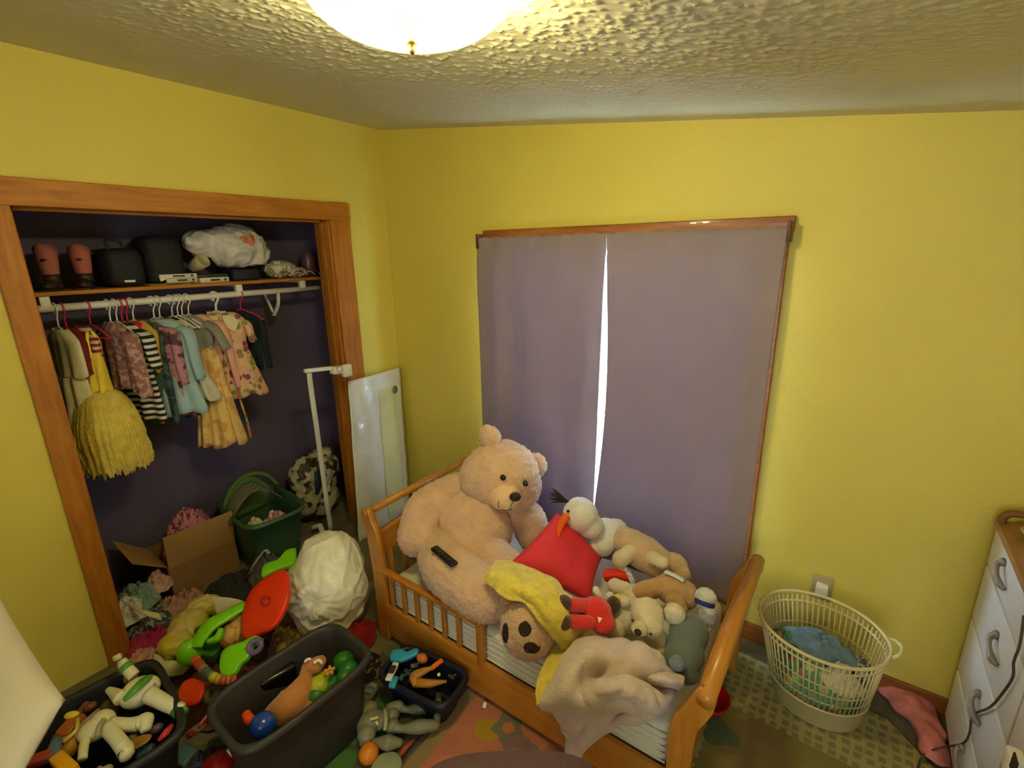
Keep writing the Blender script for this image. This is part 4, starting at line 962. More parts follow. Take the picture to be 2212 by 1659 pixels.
def panel(name, label, cat, pts, th, mat, n=None, **kw):
    """a solid flat piece with its own thickness from its outline in space"""
    P = [V(p) for p in pts]; c = sum(P, V())/len(P); nn = V((0, 0, 0))
    for i in range(len(P)): nn += (P[i]-c).cross(P[(i+1) % len(P)]-c)
    nn.normalize()
    if nn.z < 0: nn = -nn
    P = [p-nn*(p-c).dot(nn) for p in P]
    b = B(); rings = []
    S = cr(P+[P[0]], 4)[:-1]
    for k, (s, h) in enumerate([(.0, .5), (.6, .5), (.93, .45), (.985, .30), (1, 0), (.985, -.30), (.93, -.45), (.6, -.5), (0, -.5)]):
        rings.append([b.bm.verts.new(c+(p-c)*s+nn*h*th) for p in S])
    for i in range(len(rings)-1):
        for q in range(len(S)): b.face([rings[i][q], rings[i][(q+1) % len(S)], rings[i+1][(q+1) % len(S)], rings[i+1][q]])
    bmesh.ops.remove_doubles(b.bm, verts=b.bm.verts[:], dist=.0002)
    return obj(name, b, mat, kw.pop('parent', None), label=label, cat=cat, **kw)
LIME = M('lime_plastic', (124, 206, 14), .35, var=.05, spec=.5); LIMD = M('green_plastic', (50, 110, 30), .4); REDP = M('red_orange_plastic', (226, 52, 14), .38, var=.03, spec=.5)
o = panel('sled_seat', 'big pointed red-orange plastic seat standing among the lime green toys', 'toy seat', [(-1.952, 0.915, 0.420), (-1.905, 0.913, 0.410), (-1.826, 0.858, 0.380), (-1.789, 0.805, 0.330), (-1.792, 0.758, 0.300), (-1.834, 0.717, 0.270), (-1.871, 0.687, 0.250), (-1.918, 0.690, 0.260), (-1.982, 0.727, 0.290), (-2.026, 0.785, 0.330), (-2.022, 0.830, 0.370), (-1.986, 0.876, 0.410)], .03, REDP)
obj('dimple', B().ell((-1.898, 0.790, 0.362), (.022, .018, .010), rot=(.3, .4, 0)), M('dark_red_plastic', (180, 36, 10), .5), o)
panel('slide_piece', 'lime green leaf-shaped toy piece above the red-orange seat', 'toy', [(-2.143, 1.079, 0.360), (-2.069, 1.032, 0.340), (-2.080, 0.984, 0.330), (-2.105, 0.934, 0.330), (-2.122, 0.888, 0.320), (-2.176, 0.931, 0.330), (-2.147, 0.983, 0.350), (-2.167, 1.044, 0.360)], .03, LIME)
t = thing('slide_toy', 'lime green curved toy slide with a bulbous end, left of the red-orange seat', 'toy', (-2.188, 0.689, 0.140))
obj('track', B().tube([(-2.030, 0.762, 0.300), (-2.041, 0.687, 0.290), (-2.054, 0.625, 0.280), (-2.048, 0.576, 0.250), (-2.033, 0.553, 0.230)], [.028, .034, .042, .038, .03], n=16, flat=.45), LIME, t)
obj('lip', B().tube([(-2.008, 0.646, 0.270), (-1.992, 0.621, 0.250), (-2.019, 0.591, 0.240)], [.012, .018, .010], n=12), LIME, t)
obj('bulb_end', B().lathe([(.001, 0), (.03, .004), (.046, .03), (.046, .055), (.034, .085), (.018, .10), (.001, .103)], (-2.072, 0.537, 0.150), n=28), LIME, t)
obj('block', B().box((-2.060, 0.609, 0.170), (.09, .10, .05), rot=(.1, .2, .6), bev=.008), LIMD, t)
o = panel('leaf_toy', 'lime green leaf toy with a purple wheel, in front of the red-orange seat', 'toy', [(-1.767, 0.706, 0.300), (-1.788, 0.681, 0.290), (-1.763, 0.654, 0.280), (-1.752, 0.631, 0.270), (-1.760, 0.605, 0.260), (-1.753, 0.581, 0.240), (-1.786, 0.548, 0.240), (-1.831, 0.557, 0.250), (-1.871, 0.593, 0.260), (-1.861, 0.620, 0.280), (-1.830, 0.652, 0.290), (-1.803, 0.689, 0.310)], .028, LIME)
obj('wheel', B().lathe([(.012, 0), (.030, .002), (.034, .012), (.030, .022), (.014, .022), (.012, .0)], (-1.769, 0.672, 0.285), n=24, rot=(.4, .5, 0)), M('purple_plastic', (112, 96, 132), .4), o)
b = B(); pts = [(-1.964, 0.520, 0.240), (-1.895, 0.519, 0.240), (-1.848, 0.521, 0.235), (-1.804, 0.532, 0.230), (-1.773, 0.554, 0.225), (-1.755, 0.582, 0.220)]
L_ = cr(pts, 5)
t = thing('stacking_snake', 'striped toy tube of orange, grey, teal and yellow rings by the dark tote', 'toy', L_[12]-V((0, 0, .03)))
cols = [(196, 104, 50), (190, 70, 40), (150, 132, 112), (92, 100, 90), (80, 112, 96), (190, 190, 60), (206, 160, 50), (200, 90, 50), (206, 130, 70), (196, 80, 60)]
for k in range(10):
    i = int(k*(len(L_)-1)/10); j = int((k+1)*(len(L_)-1)/10)
    d_ = (L_[j]-L_[i]).normalized()*.001
    obj('ring', B().tube([L_[i]+d_, (L_[i]+L_[j])/2, L_[j]-d_], [.016, .0185, .016], n=16), M('ring_%d' % k, cols[k], .5), t)
panel('paddle', 'orange-red octagonal plastic piece beside the striped toy tube', 'toy', [(-1.901, 0.489, 0.210), (-1.846, 0.500, 0.210), (-1.808, 0.479, 0.200), (-1.802, 0.453, 0.180), (-1.834, 0.427, 0.170), (-1.870, 0.421, 0.180), (-1.915, 0.440, 0.190), (-1.924, 0.467, 0.200)], .02, REDP)
obj('toy_ring', B().lathe([(.012, -.012), (.030, -.012), (.036, 0), (.030, .012), (.012, .012), (.012, -.012)], (-1.824, 0.512, 0.160), n=24, rot=(.5, .4, 0)), M('olive_rubber', (92, 90, 52), .7), label='olive toy wheel between the orange piece and the dark tote', cat='toy')
obj('paper', foldify(surf([[(-2.331, 0.478, 0.100), (-2.257, 0.508, 0.080), (-2.159, 0.537, 0.100)], [(-2.310, 0.462, 0.070), (-2.202, 0.489, 0.090), (-2.153, 0.548, 0.070)], [(-2.226, 0.456, 0.050), (-2.172, 0.482, 0.060), (-2.154, 0.518, 0.050)]], 6, 6), .010, 22, 3), M('white_tissue', (206, 200, 170), .8), label='crumpled white tissue paper at the foot of the left jamb', cat='paper', solid=.004)
bagblob('bag', 'translucent cream and yellow bag left of the lime green slide', 'bag', [((-2.303, 0.555, 0.100), (.070, .065, .05)), ((-2.370, 0.632, 0.120), (.065, .085, .05)), ((-2.427, 0.726, 0.120), (.06, .08, .05))], M('cream_yellow_vinyl', (206, 186, 110), .4, c2=(190, 176, 60), pat='blot', ps=9, spec=.5), .012, 12, vox=.009, seed=7)
bagblob('plush_toy', 'orange and cream toy between the lime green slide and the red-orange seat', 'toy', [((-2.021, 0.692, 0.200), (.05, .055, .055)), ((-2.049, 0.728, 0.220), (.035, .035, .035))], M('orange_cream', (214, 170, 96), .6, c2=(206, 130, 30), pat='blot', ps=18), .006, 18, vox=.006, seed=2)
panel('card', 'stiff white card sticking up in a triangle behind the lime green slide', 'card', [(-2.276, 0.717, 0.260), (-2.253, 0.718, 0.240), (-2.202, 0.701, 0.200), (-2.173, 0.736, 0.220), (-2.097, 0.788, 0.260), (-2.168, 0.762, 0.270)], .006, M('white_card', (216, 208, 172), .6))
# big white trash bag
def trash():
    o = blob('trash_bag', [((-1.94, 1.10, .20), (.215, .185, .21)), ((-1.95, 1.14, .30), (.17, .15, .17)), ((-1.90, 1.04, .12), (.16, .13, .12))], M('white_trash_bag', (238, 234, 214), .32, bump=.4, bs=14, var=.03, spec=.55), None, vox=.008, sm=8,
             label='big bulging white trash bag beside the head of the bed', cat='trash bag')
    me = o.data; nn = [v.normal.copy() for v in me.vertices]; c = V((0, 0, .2)); tw = V((.55, -.75, .42)).normalized(); u = tw.orthogonal().normalized(); w_ = tw.cross(u)
    for v, n in zip(me.vertices, nn):
        d = (v.co-c).normalized(); ang = math.acos(max(-1, min(1, d.dot(tw)))); az = math.atan2(d.dot(u), d.dot(w_))
        f = max(0, 1-ang/1.5)
        s = .005*max(0, cos(4*az+5*noise.noise(v.co*4)))**6*f*min(1, ang*4)+.003*cos(15*az+9*noise.noise(v.co*7))*f*min(1, ang*3)-.018*math.exp(-(ang/.16)**2)+.02*math.exp(-((ang-.3)/.12)**2)*max(0, cos(2*az))
        q = v.co*4.5; r = 1-abs(noise.noise(q+V((noise.noise(q*1.3), noise.noise(q*.9+V((3, 3, 3))), 3))))*4; r3 = 1-abs(noise.noise(q*2.7+V((noise.noise(q*2), 7, 1))))*4
        cr1 = max(0, 1-abs(noise.noise(q*1.6+V((noise.noise(q*1.1+V((2, 2, 2)))*1.5, 4, noise.noise(q)))))*3.5)**3; cr2 = max(0, 1-abs(noise.noise(q*3.1+V((noise.noise(q*2), 9, 4))))*4)**3
        v.co += n*(s+.010*cr1+.004*cr2+.010*noise.noise(q*1.2)); v.co.z = max(0, v.co.z)
    return o
trash()
obj('cloth', foldify(crumple((-1.74, 1.07, .0), (.08, .15), .15, 41, fold=.2), .004, 12, 2), fab('crimson_cloth', (150, 22, 26)), label='crimson cloth squeezed between the trash bag and the bed', cat='cloth', solid=.004)
obj('cloth', foldify(crumple((-1.58, 1.01, .0), (.09, .08), .12, 42), .008, 16, 2), fab('black_fleece', (26, 24, 24)), label='black cloth lump between the dark tote and the bed rail', cat='cloth', solid=.004)

# ================= TOTES OF TOYS =================
CH = M('charcoal_plastic', (56, 52, 50), .5, var=.10, vs=40, spec=.4)
t = tub('storage_tote', 'large charcoal storage tote holding a brown plush toy, in the foreground', 'storage tote', (-1.455, .655, 0), (.12, .20), (.145, .235), .34, CH, rz=-.03)
obj('label_strip', B().box((.02, .232, .312), (.05, .004, .014), rot=(.1, 0, 0)), M('grey_label', (150, 146, 128), .6), t, local=True)
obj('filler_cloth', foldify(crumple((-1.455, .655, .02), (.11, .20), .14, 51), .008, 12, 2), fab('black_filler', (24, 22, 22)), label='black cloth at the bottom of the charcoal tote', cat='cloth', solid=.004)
BR_ = M('caramel_brown_plush', (190, 122, 56), .9, bump=.5, bs=120, var=.06, sheen=.3)
t = plush('dinosaur_plush', 'caramel brown long-necked plush lying in the charcoal tote', 'plush toy', (-1.571, 0.689, 0.160),
    [('body', BR_, [('t', [(-1.474, 0.588, 0.220), (-1.446, 0.632, 0.250), (-1.457, 0.682, 0.270)], [.05, .062, .042])]),
     ('neck_and_head', BR_, [('t', [(-1.451, 0.679, 0.270), (-1.473, 0.708, 0.290), (-1.483, 0.728, 0.310)], [.034, .026, .026]), ((-1.455, 0.739, 0.325), (.030, .030, .026)), ((-1.451, 0.756, 0.330), (.022, .022, .020))]),
     ('leg', BR_, [('t', [(-1.424, 0.614, 0.240), (-1.396, 0.612, 0.220)], [.022, .018])]), ('leg', BR_, [('t', [(-1.415, 0.653, 0.250), (-1.377, 0.664, 0.240)], [.022, .018])])], vox=.006, disp=.001)
obj('teeth', B().tube([(-1.438, 0.725, 0.355), (-1.431, 0.739, 0.360), (-1.418, 0.745, 0.350)], .0055, n=8), WHITE, t); obj('eye_ridge', B().tube([(-1.480, 0.713, 0.345), (-1.478, 0.723, 0.350), (-1.467, 0.731, 0.350)], .005, n=8), WHITE, t)
GR = M('leaf_green_plastic', (40, 110, 28), .4, spec=.5); YG = M('yellow_green_plastic', (170, 180, 30), .4)
plush('toy_gourd', 'dark green rounded toy in the far corner of the charcoal tote', 'toy', (-1.476, 0.864, 0.200), [('body', GR, [((-1.437, 0.839, 0.270), (.04, .04, .036)), ((-1.386, 0.823, 0.270), (.035, .04, .035)), ((-1.377, 0.795, 0.260), (.03, .03, .03))])], vox=.006, disp=0)
plush('toy_frog', 'yellow-green and dark green toy beside the brown plush', 'toy', (-1.501, 0.762, 0.160), [('back', YG, [((-1.430, 0.729, 0.260), (.048, .05, .036))]), ('belly', GR, [((-1.412, 0.701, 0.250), (.038, .038, .03)), ((-1.399, 0.756, 0.255), (.03, .034, .03))])], vox=.006, disp=0)
b = B(); c0 = V((-1.392, 0.754, 0.320))
for k in range(5):
    a = k*1.256; b.tube([c0, c0+V((cos(a)*.02, sin(a)*.02, .004))], [.008, .006], n=8)
obj('toy_hand', b, M('tan_orange_rubber', (206, 140, 40), .5), label='small tan star-shaped toy on the yellow-green toy', cat='toy')
obj('ball', B().ell((-1.431, 0.520, 0.270), .043, n=32), M('blue_plastic_ball', (24, 62, 150), .22, var=.02, spec=.6), label='shiny blue ball at the near end of the charcoal tote', cat='ball')
obj('toy_carrot', B().tube([(-1.518, 0.507, 0.280), (-1.491, 0.504, 0.270), (-1.477, 0.502, 0.260)], [.014, .018, .008], n=10), M('orange_red_plastic', (220, 72, 24), .4), label='orange-red toy piece at the left end of the charcoal tote', cat='toy')
t = thing('toy_case', 'black glossy case leaning inside the charcoal tote', 'case', (-1.753, 0.720, 0.100))
obj('case_body', B().box((-1.601, 0.663, 0.220), (.035, .13, .13), rot=(0, .25, -.2), bev=.012), M('black_gloss', (20, 19, 19), .25, spec=.6), t)
# left black bin
BKB = M('black_bin_plastic', (30, 32, 36), .5, var=.12, vs=30)
t = tub('toy_bin', 'black open toy bin overflowing with white toy figures, bottom left', 'storage bin', (-1.745, .11, 0), (.165, .19), (.21, .255), .385, BKB, rz=-.12, p=.30)
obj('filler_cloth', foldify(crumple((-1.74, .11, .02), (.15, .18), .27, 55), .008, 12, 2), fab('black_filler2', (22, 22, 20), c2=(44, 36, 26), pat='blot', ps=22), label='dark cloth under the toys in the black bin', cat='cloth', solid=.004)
BN = M('bone_white_plastic', (214, 208, 166), .4, var=.03); GN = M('green_band_plastic', (84, 150, 50), .4)
def limb(name, pts, rr, mat, t): return obj(name, B().tube(pts, rr, n=14), mat, t)
t = thing('toy_figure', 'bone white jointed toy robot with green bands, lying on the rim of the black bin', 'toy figure', (-1.881, 0.318, 0.300))
blob('torso', [((-1.790, 0.304, 0.380), (.050, .055, .045)), ((-1.788, 0.327, 0.380), (.04, .04, .035))], BN, t, vox=.006, sm=3)
obj('chest_band', B().tube([(-1.744, 0.257, 0.420), (-1.743, 0.287, 0.435), (-1.777, 0.323, 0.420), (-1.807, 0.343, 0.400)], [.010, .016, .020, .012], n=12, flat=.6), GN, t)
limb('arm', [(-1.785, 0.258, 0.400), (-1.824, 0.252, 0.400), (-1.860, 0.244, 0.400)], [.022, .016, .010], BN, t)
limb('arm', [(-1.827, 0.310, 0.420), (-1.863, 0.300, 0.450), (-1.876, 0.298, 0.470)], [.018, .018, .012], BN, t)
limb('hand', [(-1.885, 0.282, 0.480), (-1.876, 0.300, 0.485)], [.010, .010], BN, t)
limb('cuff', [(-1.850, 0.303, 0.440), (-1.864, 0.300, 0.450)], [.021, .021], GN, t)
limb('leg', [(-1.739, 0.318, 0.390), (-1.685, 0.335, 0.380), (-1.638, 0.355, 0.360)], [.026, .024, .019], BN, t)
limb('boot', [(-1.634, 0.356, 0.360), (-1.603, 0.362, 0.355)], [.022, .019], GN, t); limb('boot_tip', [(-1.618, 0.361, 0.375), (-1.616, 0.368, 0.385)], [.010, .012], BN, t)
obj('helmet_ring', B().tube([(-1.779, 0.344, 0.400), (-1.757, 0.338, 0.390), (-1.749, 0.322, 0.370), (-1.764, 0.306, 0.350)], .008, n=8), M('lilac_plastic', (150, 132, 140), .4), t)
obj('fist', B().ell((-1.867, 0.306, 0.390), .02), M('peach_plastic', (188, 140, 100), .5), t)
t = thing('toy_figure', 'bone white headless toy robot body sprawled in the middle of the black bin', 'toy figure', (-1.862, 0.204, 0.280))
blob('torso', [((-1.771, 0.178, 0.360), (.035, .045, .035)), ((-1.774, 0.200, 0.365), (.04, .035, .035)), ((-1.798, 0.160, 0.350), (.03, .03, .03))], BN, t, vox=.0055, sm=3)
limb('leg', [(-1.736, 0.202, 0.370), (-1.665, 0.206, 0.370), (-1.617, 0.209, 0.365)], [.022, .020, .021], BN, t); limb('boot', [(-1.621, 0.210, 0.365), (-1.596, 0.207, 0.360), (-1.601, 0.197, 0.360)], [.021, .022, .016], BN, t)
limb('leg', [(-1.742, 0.213, 0.370), (-1.692, 0.241, 0.370), (-1.667, 0.264, 0.370)], [.018, .020, .022], BN, t); limb('boot', [(-1.667, 0.264, 0.370), (-1.655, 0.280, 0.375), (-1.623, 0.267, 0.370)], [.022, .022, .014], BN, t)
limb('arm', [(-1.764, 0.159, 0.360), (-1.732, 0.142, 0.360), (-1.689, 0.127, 0.355)], [.015, .013, .012], BN, t)
limb('arm', [(-1.800, 0.176, 0.370), (-1.806, 0.201, 0.370)], [.014, .010], BN, t)
obj('joint_ring', B().tube([(-1.706, 0.172, 0.385), (-1.720, 0.183, 0.400), (-1.745, 0.200, 0.395)], .007, n=8), M('olive_white_plastic', (160, 156, 110), .5), t)
def bit(name, label, cat, b, m): return obj(name, b, m, label=label, cat=cat)
YP = M('school_yellow_plastic', (226, 160, 24), .4); 
bit('toy_block', 'long yellow plastic block at the near edge of the black bin', 'toy block', B().box((-1.705, 0.091, 0.360), (.10, .035, .03), rot=(.1, 0, .15), bev=.005), YP)
bit('toy_barrel', 'dark yellow round toy beside the headless robot', 'toy', B().lathe([(.001, 0), (.028, 0), (.034, .02), (.028, .042), (.001, .042)], (-1.800, 0.124, 0.320), n=20, rot=(.6, .3, 0)), M('ochre_plastic', (176, 128, 24), .5))
bit('toy_car', 'small orange-brown toy car at the left of the black bin', 'toy car', B().box((-1.846, 0.139, 0.360), (.05, .07, .035), rot=(.2, .1, .5), bev=.012), M('copper_orange_plastic', (160, 84, 30), .35))
bit('toy_egg', 'small bright yellow toy egg near the far rim of the black bin', 'toy', B().ell((-1.867, 0.148, 0.380), (.012, .022, .012), rot=(0, 0, -.8)), M('pale_yellow_plastic', (230, 206, 60), .4))
bit('toy_boomerang', 'thin curved yellow toy track in the black bin', 'toy', B().tube([(-1.836, 0.156, 0.380), (-1.787, 0.142, 0.385), (-1.779, 0.122, 0.380), (-1.788, 0.111, 0.370)], .006, n=8), M('straw_plastic', (206, 184, 90), .4))
bit('toy_wing', 'dusty blue toy piece at the left of the black bin', 'toy', B().tube([(-1.860, 0.107, 0.350), (-1.804, 0.092, 0.360), (-1.770, 0.074, 0.350)], [.012, .020, .014], n=10, flat=.5), M('dusty_blue_plastic', (84, 106, 124), .5))
bit('toy_brick', 'dull red toy brick at the bottom left of the black bin', 'toy block', B().box((-1.801, 0.052, 0.350), (.03, .07, .03), rot=(0, .2, -.5), bev=.006), M('dull_red_plastic', (150, 52, 34), .5))
bit('toy_tube', 'pinkish grey toy rod near the far rim of the black bin', 'toy', B().tube([(-1.789, 0.160, 0.390), (-1.792, 0.185, 0.395), (-1.805, 0.201, 0.390)], .007, n=8), M('rose_grey_plastic', (150, 112, 104), .5))
bit('toy_leaf', 'gold boat-shaped toy shell at the right of the black bin', 'toy', B().lathe([(.001, 0), (.016, .004), (.022, .016), (.019, .016), (.001, .006)], (-1.605, 0.238, 0.350), n=28, sx=1.0, sy=2.4, rot=(.3, 0, -.9)), M('gold_plastic', (164, 124, 36), .3, metal=.4))
bit('toy_spear', 'red toy stick along the right rim of the black bin', 'toy', B().tube([(-1.551, 0.277, 0.370), (-1.550, 0.300, 0.380), (-1.563, 0.320, 0.380)], [.006, .012, .006], n=8), M('brick_red_plastic', (180, 44, 34), .4))
bit('toy_skull', 'small pale grey toy head low in the black bin', 'toy', B().ell((-1.664, 0.241, 0.330), (.018, .018, .02)), M('pale_grey_plastic', (120, 112, 90), .5))
bit('toy_disc', 'dark olive toy lump behind the headless robot', 'toy', B().ell((-1.831, 0.234, 0.350), (.035, .035, .03)), M('dark_olive_plastic', (76, 58, 26), .5))

for k, (p_, c_, lb) in enumerate((((-1.86, .00, .35), (60, 84, 60), 'dark green toy lump at the left end of the black bin'), ((-1.64, .28, .34), (92, 60, 96), 'plum toy piece near the far right corner of the black bin'),
        ((-1.60, .14, .35), (150, 146, 120), 'pale toy chunk at the right side of the black bin'), ((-1.80, .30, .35), (70, 76, 96), 'slate blue toy piece beneath the banded robot'), ((-1.90, .18, .35), (120, 70, 50), 'brown toy piece at the far left rim of the black bin'),
        ((-1.64, .02, .34), (60, 50, 30), 'dark brown toy piece near the gold shell'), ((-1.70, -.06, .35), (170, 60, 40), 'brick red toy chunk at the near end of the black bin'), ((-1.58, .24, .34), (40, 60, 90), 'navy toy piece beside the red stick'))):
    bit('toy_part', lb, 'toy', B().box(p_, (.045, .028, .02), rot=(.4*k, .3, k*1.3), bev=.006).ell(V(p_)+V((.012, .014, .006)), (.016, .02, .014), n=12), M('binbit_%d' % k, c_, .4))
# between bins
bit('toy_rack', 'pale grey and red plastic toy frame wedged between the two dark bins', 'toy', B().tube([(-1.716, 0.384, 0.160), (-1.707, 0.412, 0.170), (-1.698, 0.441, 0.180)], [.016, .018, .016], n=4, smooth=False).tube([(-1.689, 0.416, 0.190), (-1.702, 0.461, 0.200), (-1.690, 0.487, 0.200)], .007, n=8), M('grey_red_plastic', (150, 120, 96), .4, c2=(150, 40, 32), pat='blot', ps=22))
obj('toy_mat', foldify(crumple((-1.62, .50, .0), (.17, .12), .12, 61), .006, 12, 2), fab('slate_cloth', (60, 66, 56)), label='slate green cloth between the black bin and the charcoal tote', cat='cloth', solid=.004)
obj('cloth', foldify(crumple((-1.66, .36, .0), (.12, .10), .14, 64), .006, 12, 2), fab('plum_grey_cloth', (74, 66, 84)), label='plum grey cloth on the floor left of the charcoal tote', cat='cloth', solid=.004)
plush('toy_bug', 'dark red and cream toy at the bottom edge, left of the charcoal tote', 'toy', (-1.644, 0.446, 0.030), [('shell', M('dark_red_gloss', (156, 26, 18), .3, spec=.6), [((-1.556, 0.407, 0.120), (.05, .055, .04))]), ('rim', BN, [('t', [(-1.554, 0.447, 0.140), (-1.510, 0.465, 0.140), (-1.463, 0.463, 0.130)], [.014, .012, .012])])], vox=.006, disp=0)
bit('toy_cube', 'steel blue toy block peeking out by the dark red toy', 'toy block', B().box((-1.690, 0.359, 0.100), (.06, .06, .06), rot=(.1, .1, .3), bev=.006), M('steel_blue_plastic', (70, 104, 116), .5))
# navy bin with small toys beside the bed rail
t = tub('toy_bin', 'shallow navy bin of small toys pushed against the bed rail', 'storage bin', (-1.235, 1.055, 0), (.13, .065), (.16, .085), .15, M('navy_bin_plastic', (22, 26, 42), .45), rz=.14, p=.4)
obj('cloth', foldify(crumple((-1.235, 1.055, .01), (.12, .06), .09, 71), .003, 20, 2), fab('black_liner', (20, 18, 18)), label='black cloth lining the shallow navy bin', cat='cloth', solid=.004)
panel('toy_plane', 'flat sky blue splash-shaped toy at the back of the navy bin', 'toy', [(-1.389, 1.015, 0.160), (-1.411, 1.049, 0.160), (-1.382, 1.075, 0.170), (-1.351, 1.078, 0.170), (-1.327, 1.113, 0.170), (-1.306, 1.098, 0.170), (-1.318, 1.073, 0.160), (-1.336, 1.043, 0.160), (-1.360, 1.021, 0.150)], .018, M('sky_blue_plastic', (44, 150, 186), .4))
bit('toy_figurine', 'sky blue toy chunk at the near left of the navy bin', 'toy', B().box((-1.299, 0.956, 0.150), (.03, .045, .02), rot=(.2, .1, .5), bev=.007), MC['sky_blue_plastic'])
t = thing('toy_car', 'white toy police-style car at the left of the navy bin', 'toy car', (-1.338, 0.970, 0.150))
P0, P1 = V((-1.311, 0.940, 0.165)), V((-1.350, 1.016, 0.165)); an = math.atan2((P1-P0).y, (P1-P0).x); cc = (P0+P1)/2
obj('car_body', B().box(cc, ((P1-P0).length, .028, .014), rot=(0, 0, an), bev=.006), WHITE, t); obj('cabin', B().box(cc+V((0, 0, .011)), (.035, .024, .012), rot=(0, 0, an), bev=.005), M('tinted_toy_glass', (50, 50, 46), .2), t)
for a_ in (-1, 1):
    for s_ in (-1, 1): obj('wheel', B().tube([cc+Matrix.Rotation(an, 3, 'Z') @ V((a_*.022, s_*.012, -.006)), cc+Matrix.Rotation(an, 3, 'Z') @ V((a_*.022, s_*.017, -.006))], .007, n=12), DK, t)
bit('toy_dinosaur', 'golden brown open-jawed toy reptile at the right of the navy bin', 'toy', B().tube([(-1.214, 0.999, 0.150), (-1.243, 1.015, 0.160), (-1.216, 1.042, 0.180), (-1.191, 1.069, 0.190)], [.014, .020, .014, .006], n=10).tube([(-1.223, 1.008, 0.150), (-1.168, 1.030, 0.160), (-1.122, 1.073, 0.160)], [.018, .015, .005], n=10), M('golden_brown_plastic', (176, 118, 34), .35))
bit('toy_ramp', 'bright orange toy track piece at the back right of the navy bin', 'toy', B().box((-1.190, 1.089, 0.190), (.018, .055, .010), rot=(.2, 0, -.3), bev=.002), M('neon_orange_plastic', (240, 110, 30), .3))
bit('toy_cone', 'orange rounded toy beside the sky blue splash toy', 'toy', B().ell((-1.275, 1.090, 0.170), (.026, .02, .018)), M('orange_plastic', (214, 112, 30), .4))
bit('marble', 'shiny yellow-white bead in the navy bin', 'bead', B().ell((-1.166, 1.075, 0.165), .007), M('bead_white', (240, 236, 170), .2))
for k, (p, c_, lb) in enumerate((((-1.290, 1.020, 0.150), (40, 60, 90), 'dark blue toy scrap in the middle of the navy bin'), ((-1.286, 1.055, 0.155), (84, 84, 80), 'grey toy scrap behind the golden brown reptile'), ((-1.291, 0.992, 0.150), (60, 80, 60), 'dull green toy scrap beside the white toy car'), ((-1.135, 1.113, 0.140), (70, 66, 40), 'dark olive toy scrap at the right end of the navy bin'))):
    bit('toy_part', lb, 'toy', B().box(p, (.03, .018, .012), rot=(.3*k, .2, k), bev=.004).tube([V(p), V(p)+V((.015, .012, .012))], .004, n=6), M('scrap_%d' % k, c_, .4))
t = thing('toy_keyboard', 'grey ridged toy tray between the charcoal tote and the navy bin', 'toy', (-1.443, 0.921, 0.030))
P0, P1 = V((-1.397, 0.860, 0.050)), V((-1.431, 0.955, 0.050)); an = math.atan2((P1-P0).y, (P1-P0).x); cc = (P0+P1)/2
obj('tray', B().box(cc, ((P1-P0).length, .05, .014), rot=(0, 0, an), bev=.003), M('grey_blue_plastic', (104, 112, 100), .5), t)
for k in range(4): obj('key', B().box(cc+Matrix.Rotation(an, 3, 'Z') @ V((-.045+k*.03, 0, .010)), (.020, .034, .008), rot=(0, 0, an), bev=.002), M('light_grey_plastic', (128, 134, 120), .5), t)
obj('cloth', foldify(crumple((-1.556, 1.017, 0.000), (.07, .07), .10, 73), .006, 20, 2), fab('mauve_brown_cloth', (126, 96, 92)), label='mauve cloth lump beside the navy bin', cat='cloth', solid=.004)
# grey action figure lying on the play mat
GF = M('grey_figure_plastic', (124, 122, 98), .45, var=.04)
t = thing('toy_figure', 'large grey jointed toy figure lying on its back on the play mat', 'toy figure', (-1.306, 0.900, 0.010))
blob('torso', [((-1.305, 0.838, 0.060), (.045, .055, .035)), ((-1.349, 0.866, 0.060), (.035, .04, .03)), ((-1.279, 0.800, 0.060), (.035, .035, .03)), ((-1.283, 0.863, 0.055), (.032, .04, .028))], GF, t, vox=.005, sm=3)
blob('head', [((-1.392, 0.878, 0.050), (.025, .028, .025))], GF, t, vox=.005, sm=2)
obj('belt', B().tube([(-1.289, 0.897, 0.070), (-1.245, 0.866, 0.085), (-1.225, 0.843, 0.070)], .008, n=8, flat=1.5), M('light_belt', (168, 164, 130), .5), t)
blob('hips', [((-1.265, 0.911, 0.050), (.026, .03, .026)), ((-1.228, 0.879, 0.050), (.026, .03, .026))], GF, t, vox=.005, sm=3)
blob('leg', [('t', [(-1.289, 0.925, 0.050), (-1.271, 0.950, 0.055)], [.026, .024]), ('t', [(-1.261, 0.950, 0.050), (-1.240, 0.965, 0.045), (-1.202, 0.991, 0.050), (-1.156, 1.029, 0.045)], [.014, .014, .024, .018])], GF, t, vox=.005, sm=3)
blob('leg', [('t', [(-1.222, 0.879, 0.050), (-1.190, 0.896, 0.050), (-1.142, 0.934, 0.055), (-1.100, 0.978, 0.050)], [.022, .014, .026, .020])], GF, t, vox=.005, sm=3)
for a_, c_ in (((-1.149, 1.043, 0.050), (-1.172, 1.071, 0.070)), ((-1.102, 0.985, 0.050), (-1.119, 1.014, 0.070))): limb('foot', [a_, c_], [.016, .012], GF, t)
blob('arm', [('t', [(-1.273, 0.781, 0.045), (-1.254, 0.795, 0.045)], [.018, .012]), ('t', [(-1.240, 0.809, 0.040), (-1.197, 0.830, 0.045), (-1.167, 0.856, 0.040)], [.014, .028, .016])], GF, t, vox=.005, sm=3)
blob('arm', [('t', [(-1.378, 0.832, 0.050), (-1.372, 0.811, 0.040)], [.024, .02])], GF, t, vox=.005, sm=2)
obj('chest_mark', B().box((-1.277, 0.837, 0.098), (.030, .009, .003), rot=(0, 0, .9)).box((-1.255, 0.832, 0.096), (.016, .009, .003), rot=(0, 0, -.4)), M('pale_yellow_mark', (214, 206, 140), .5), t)
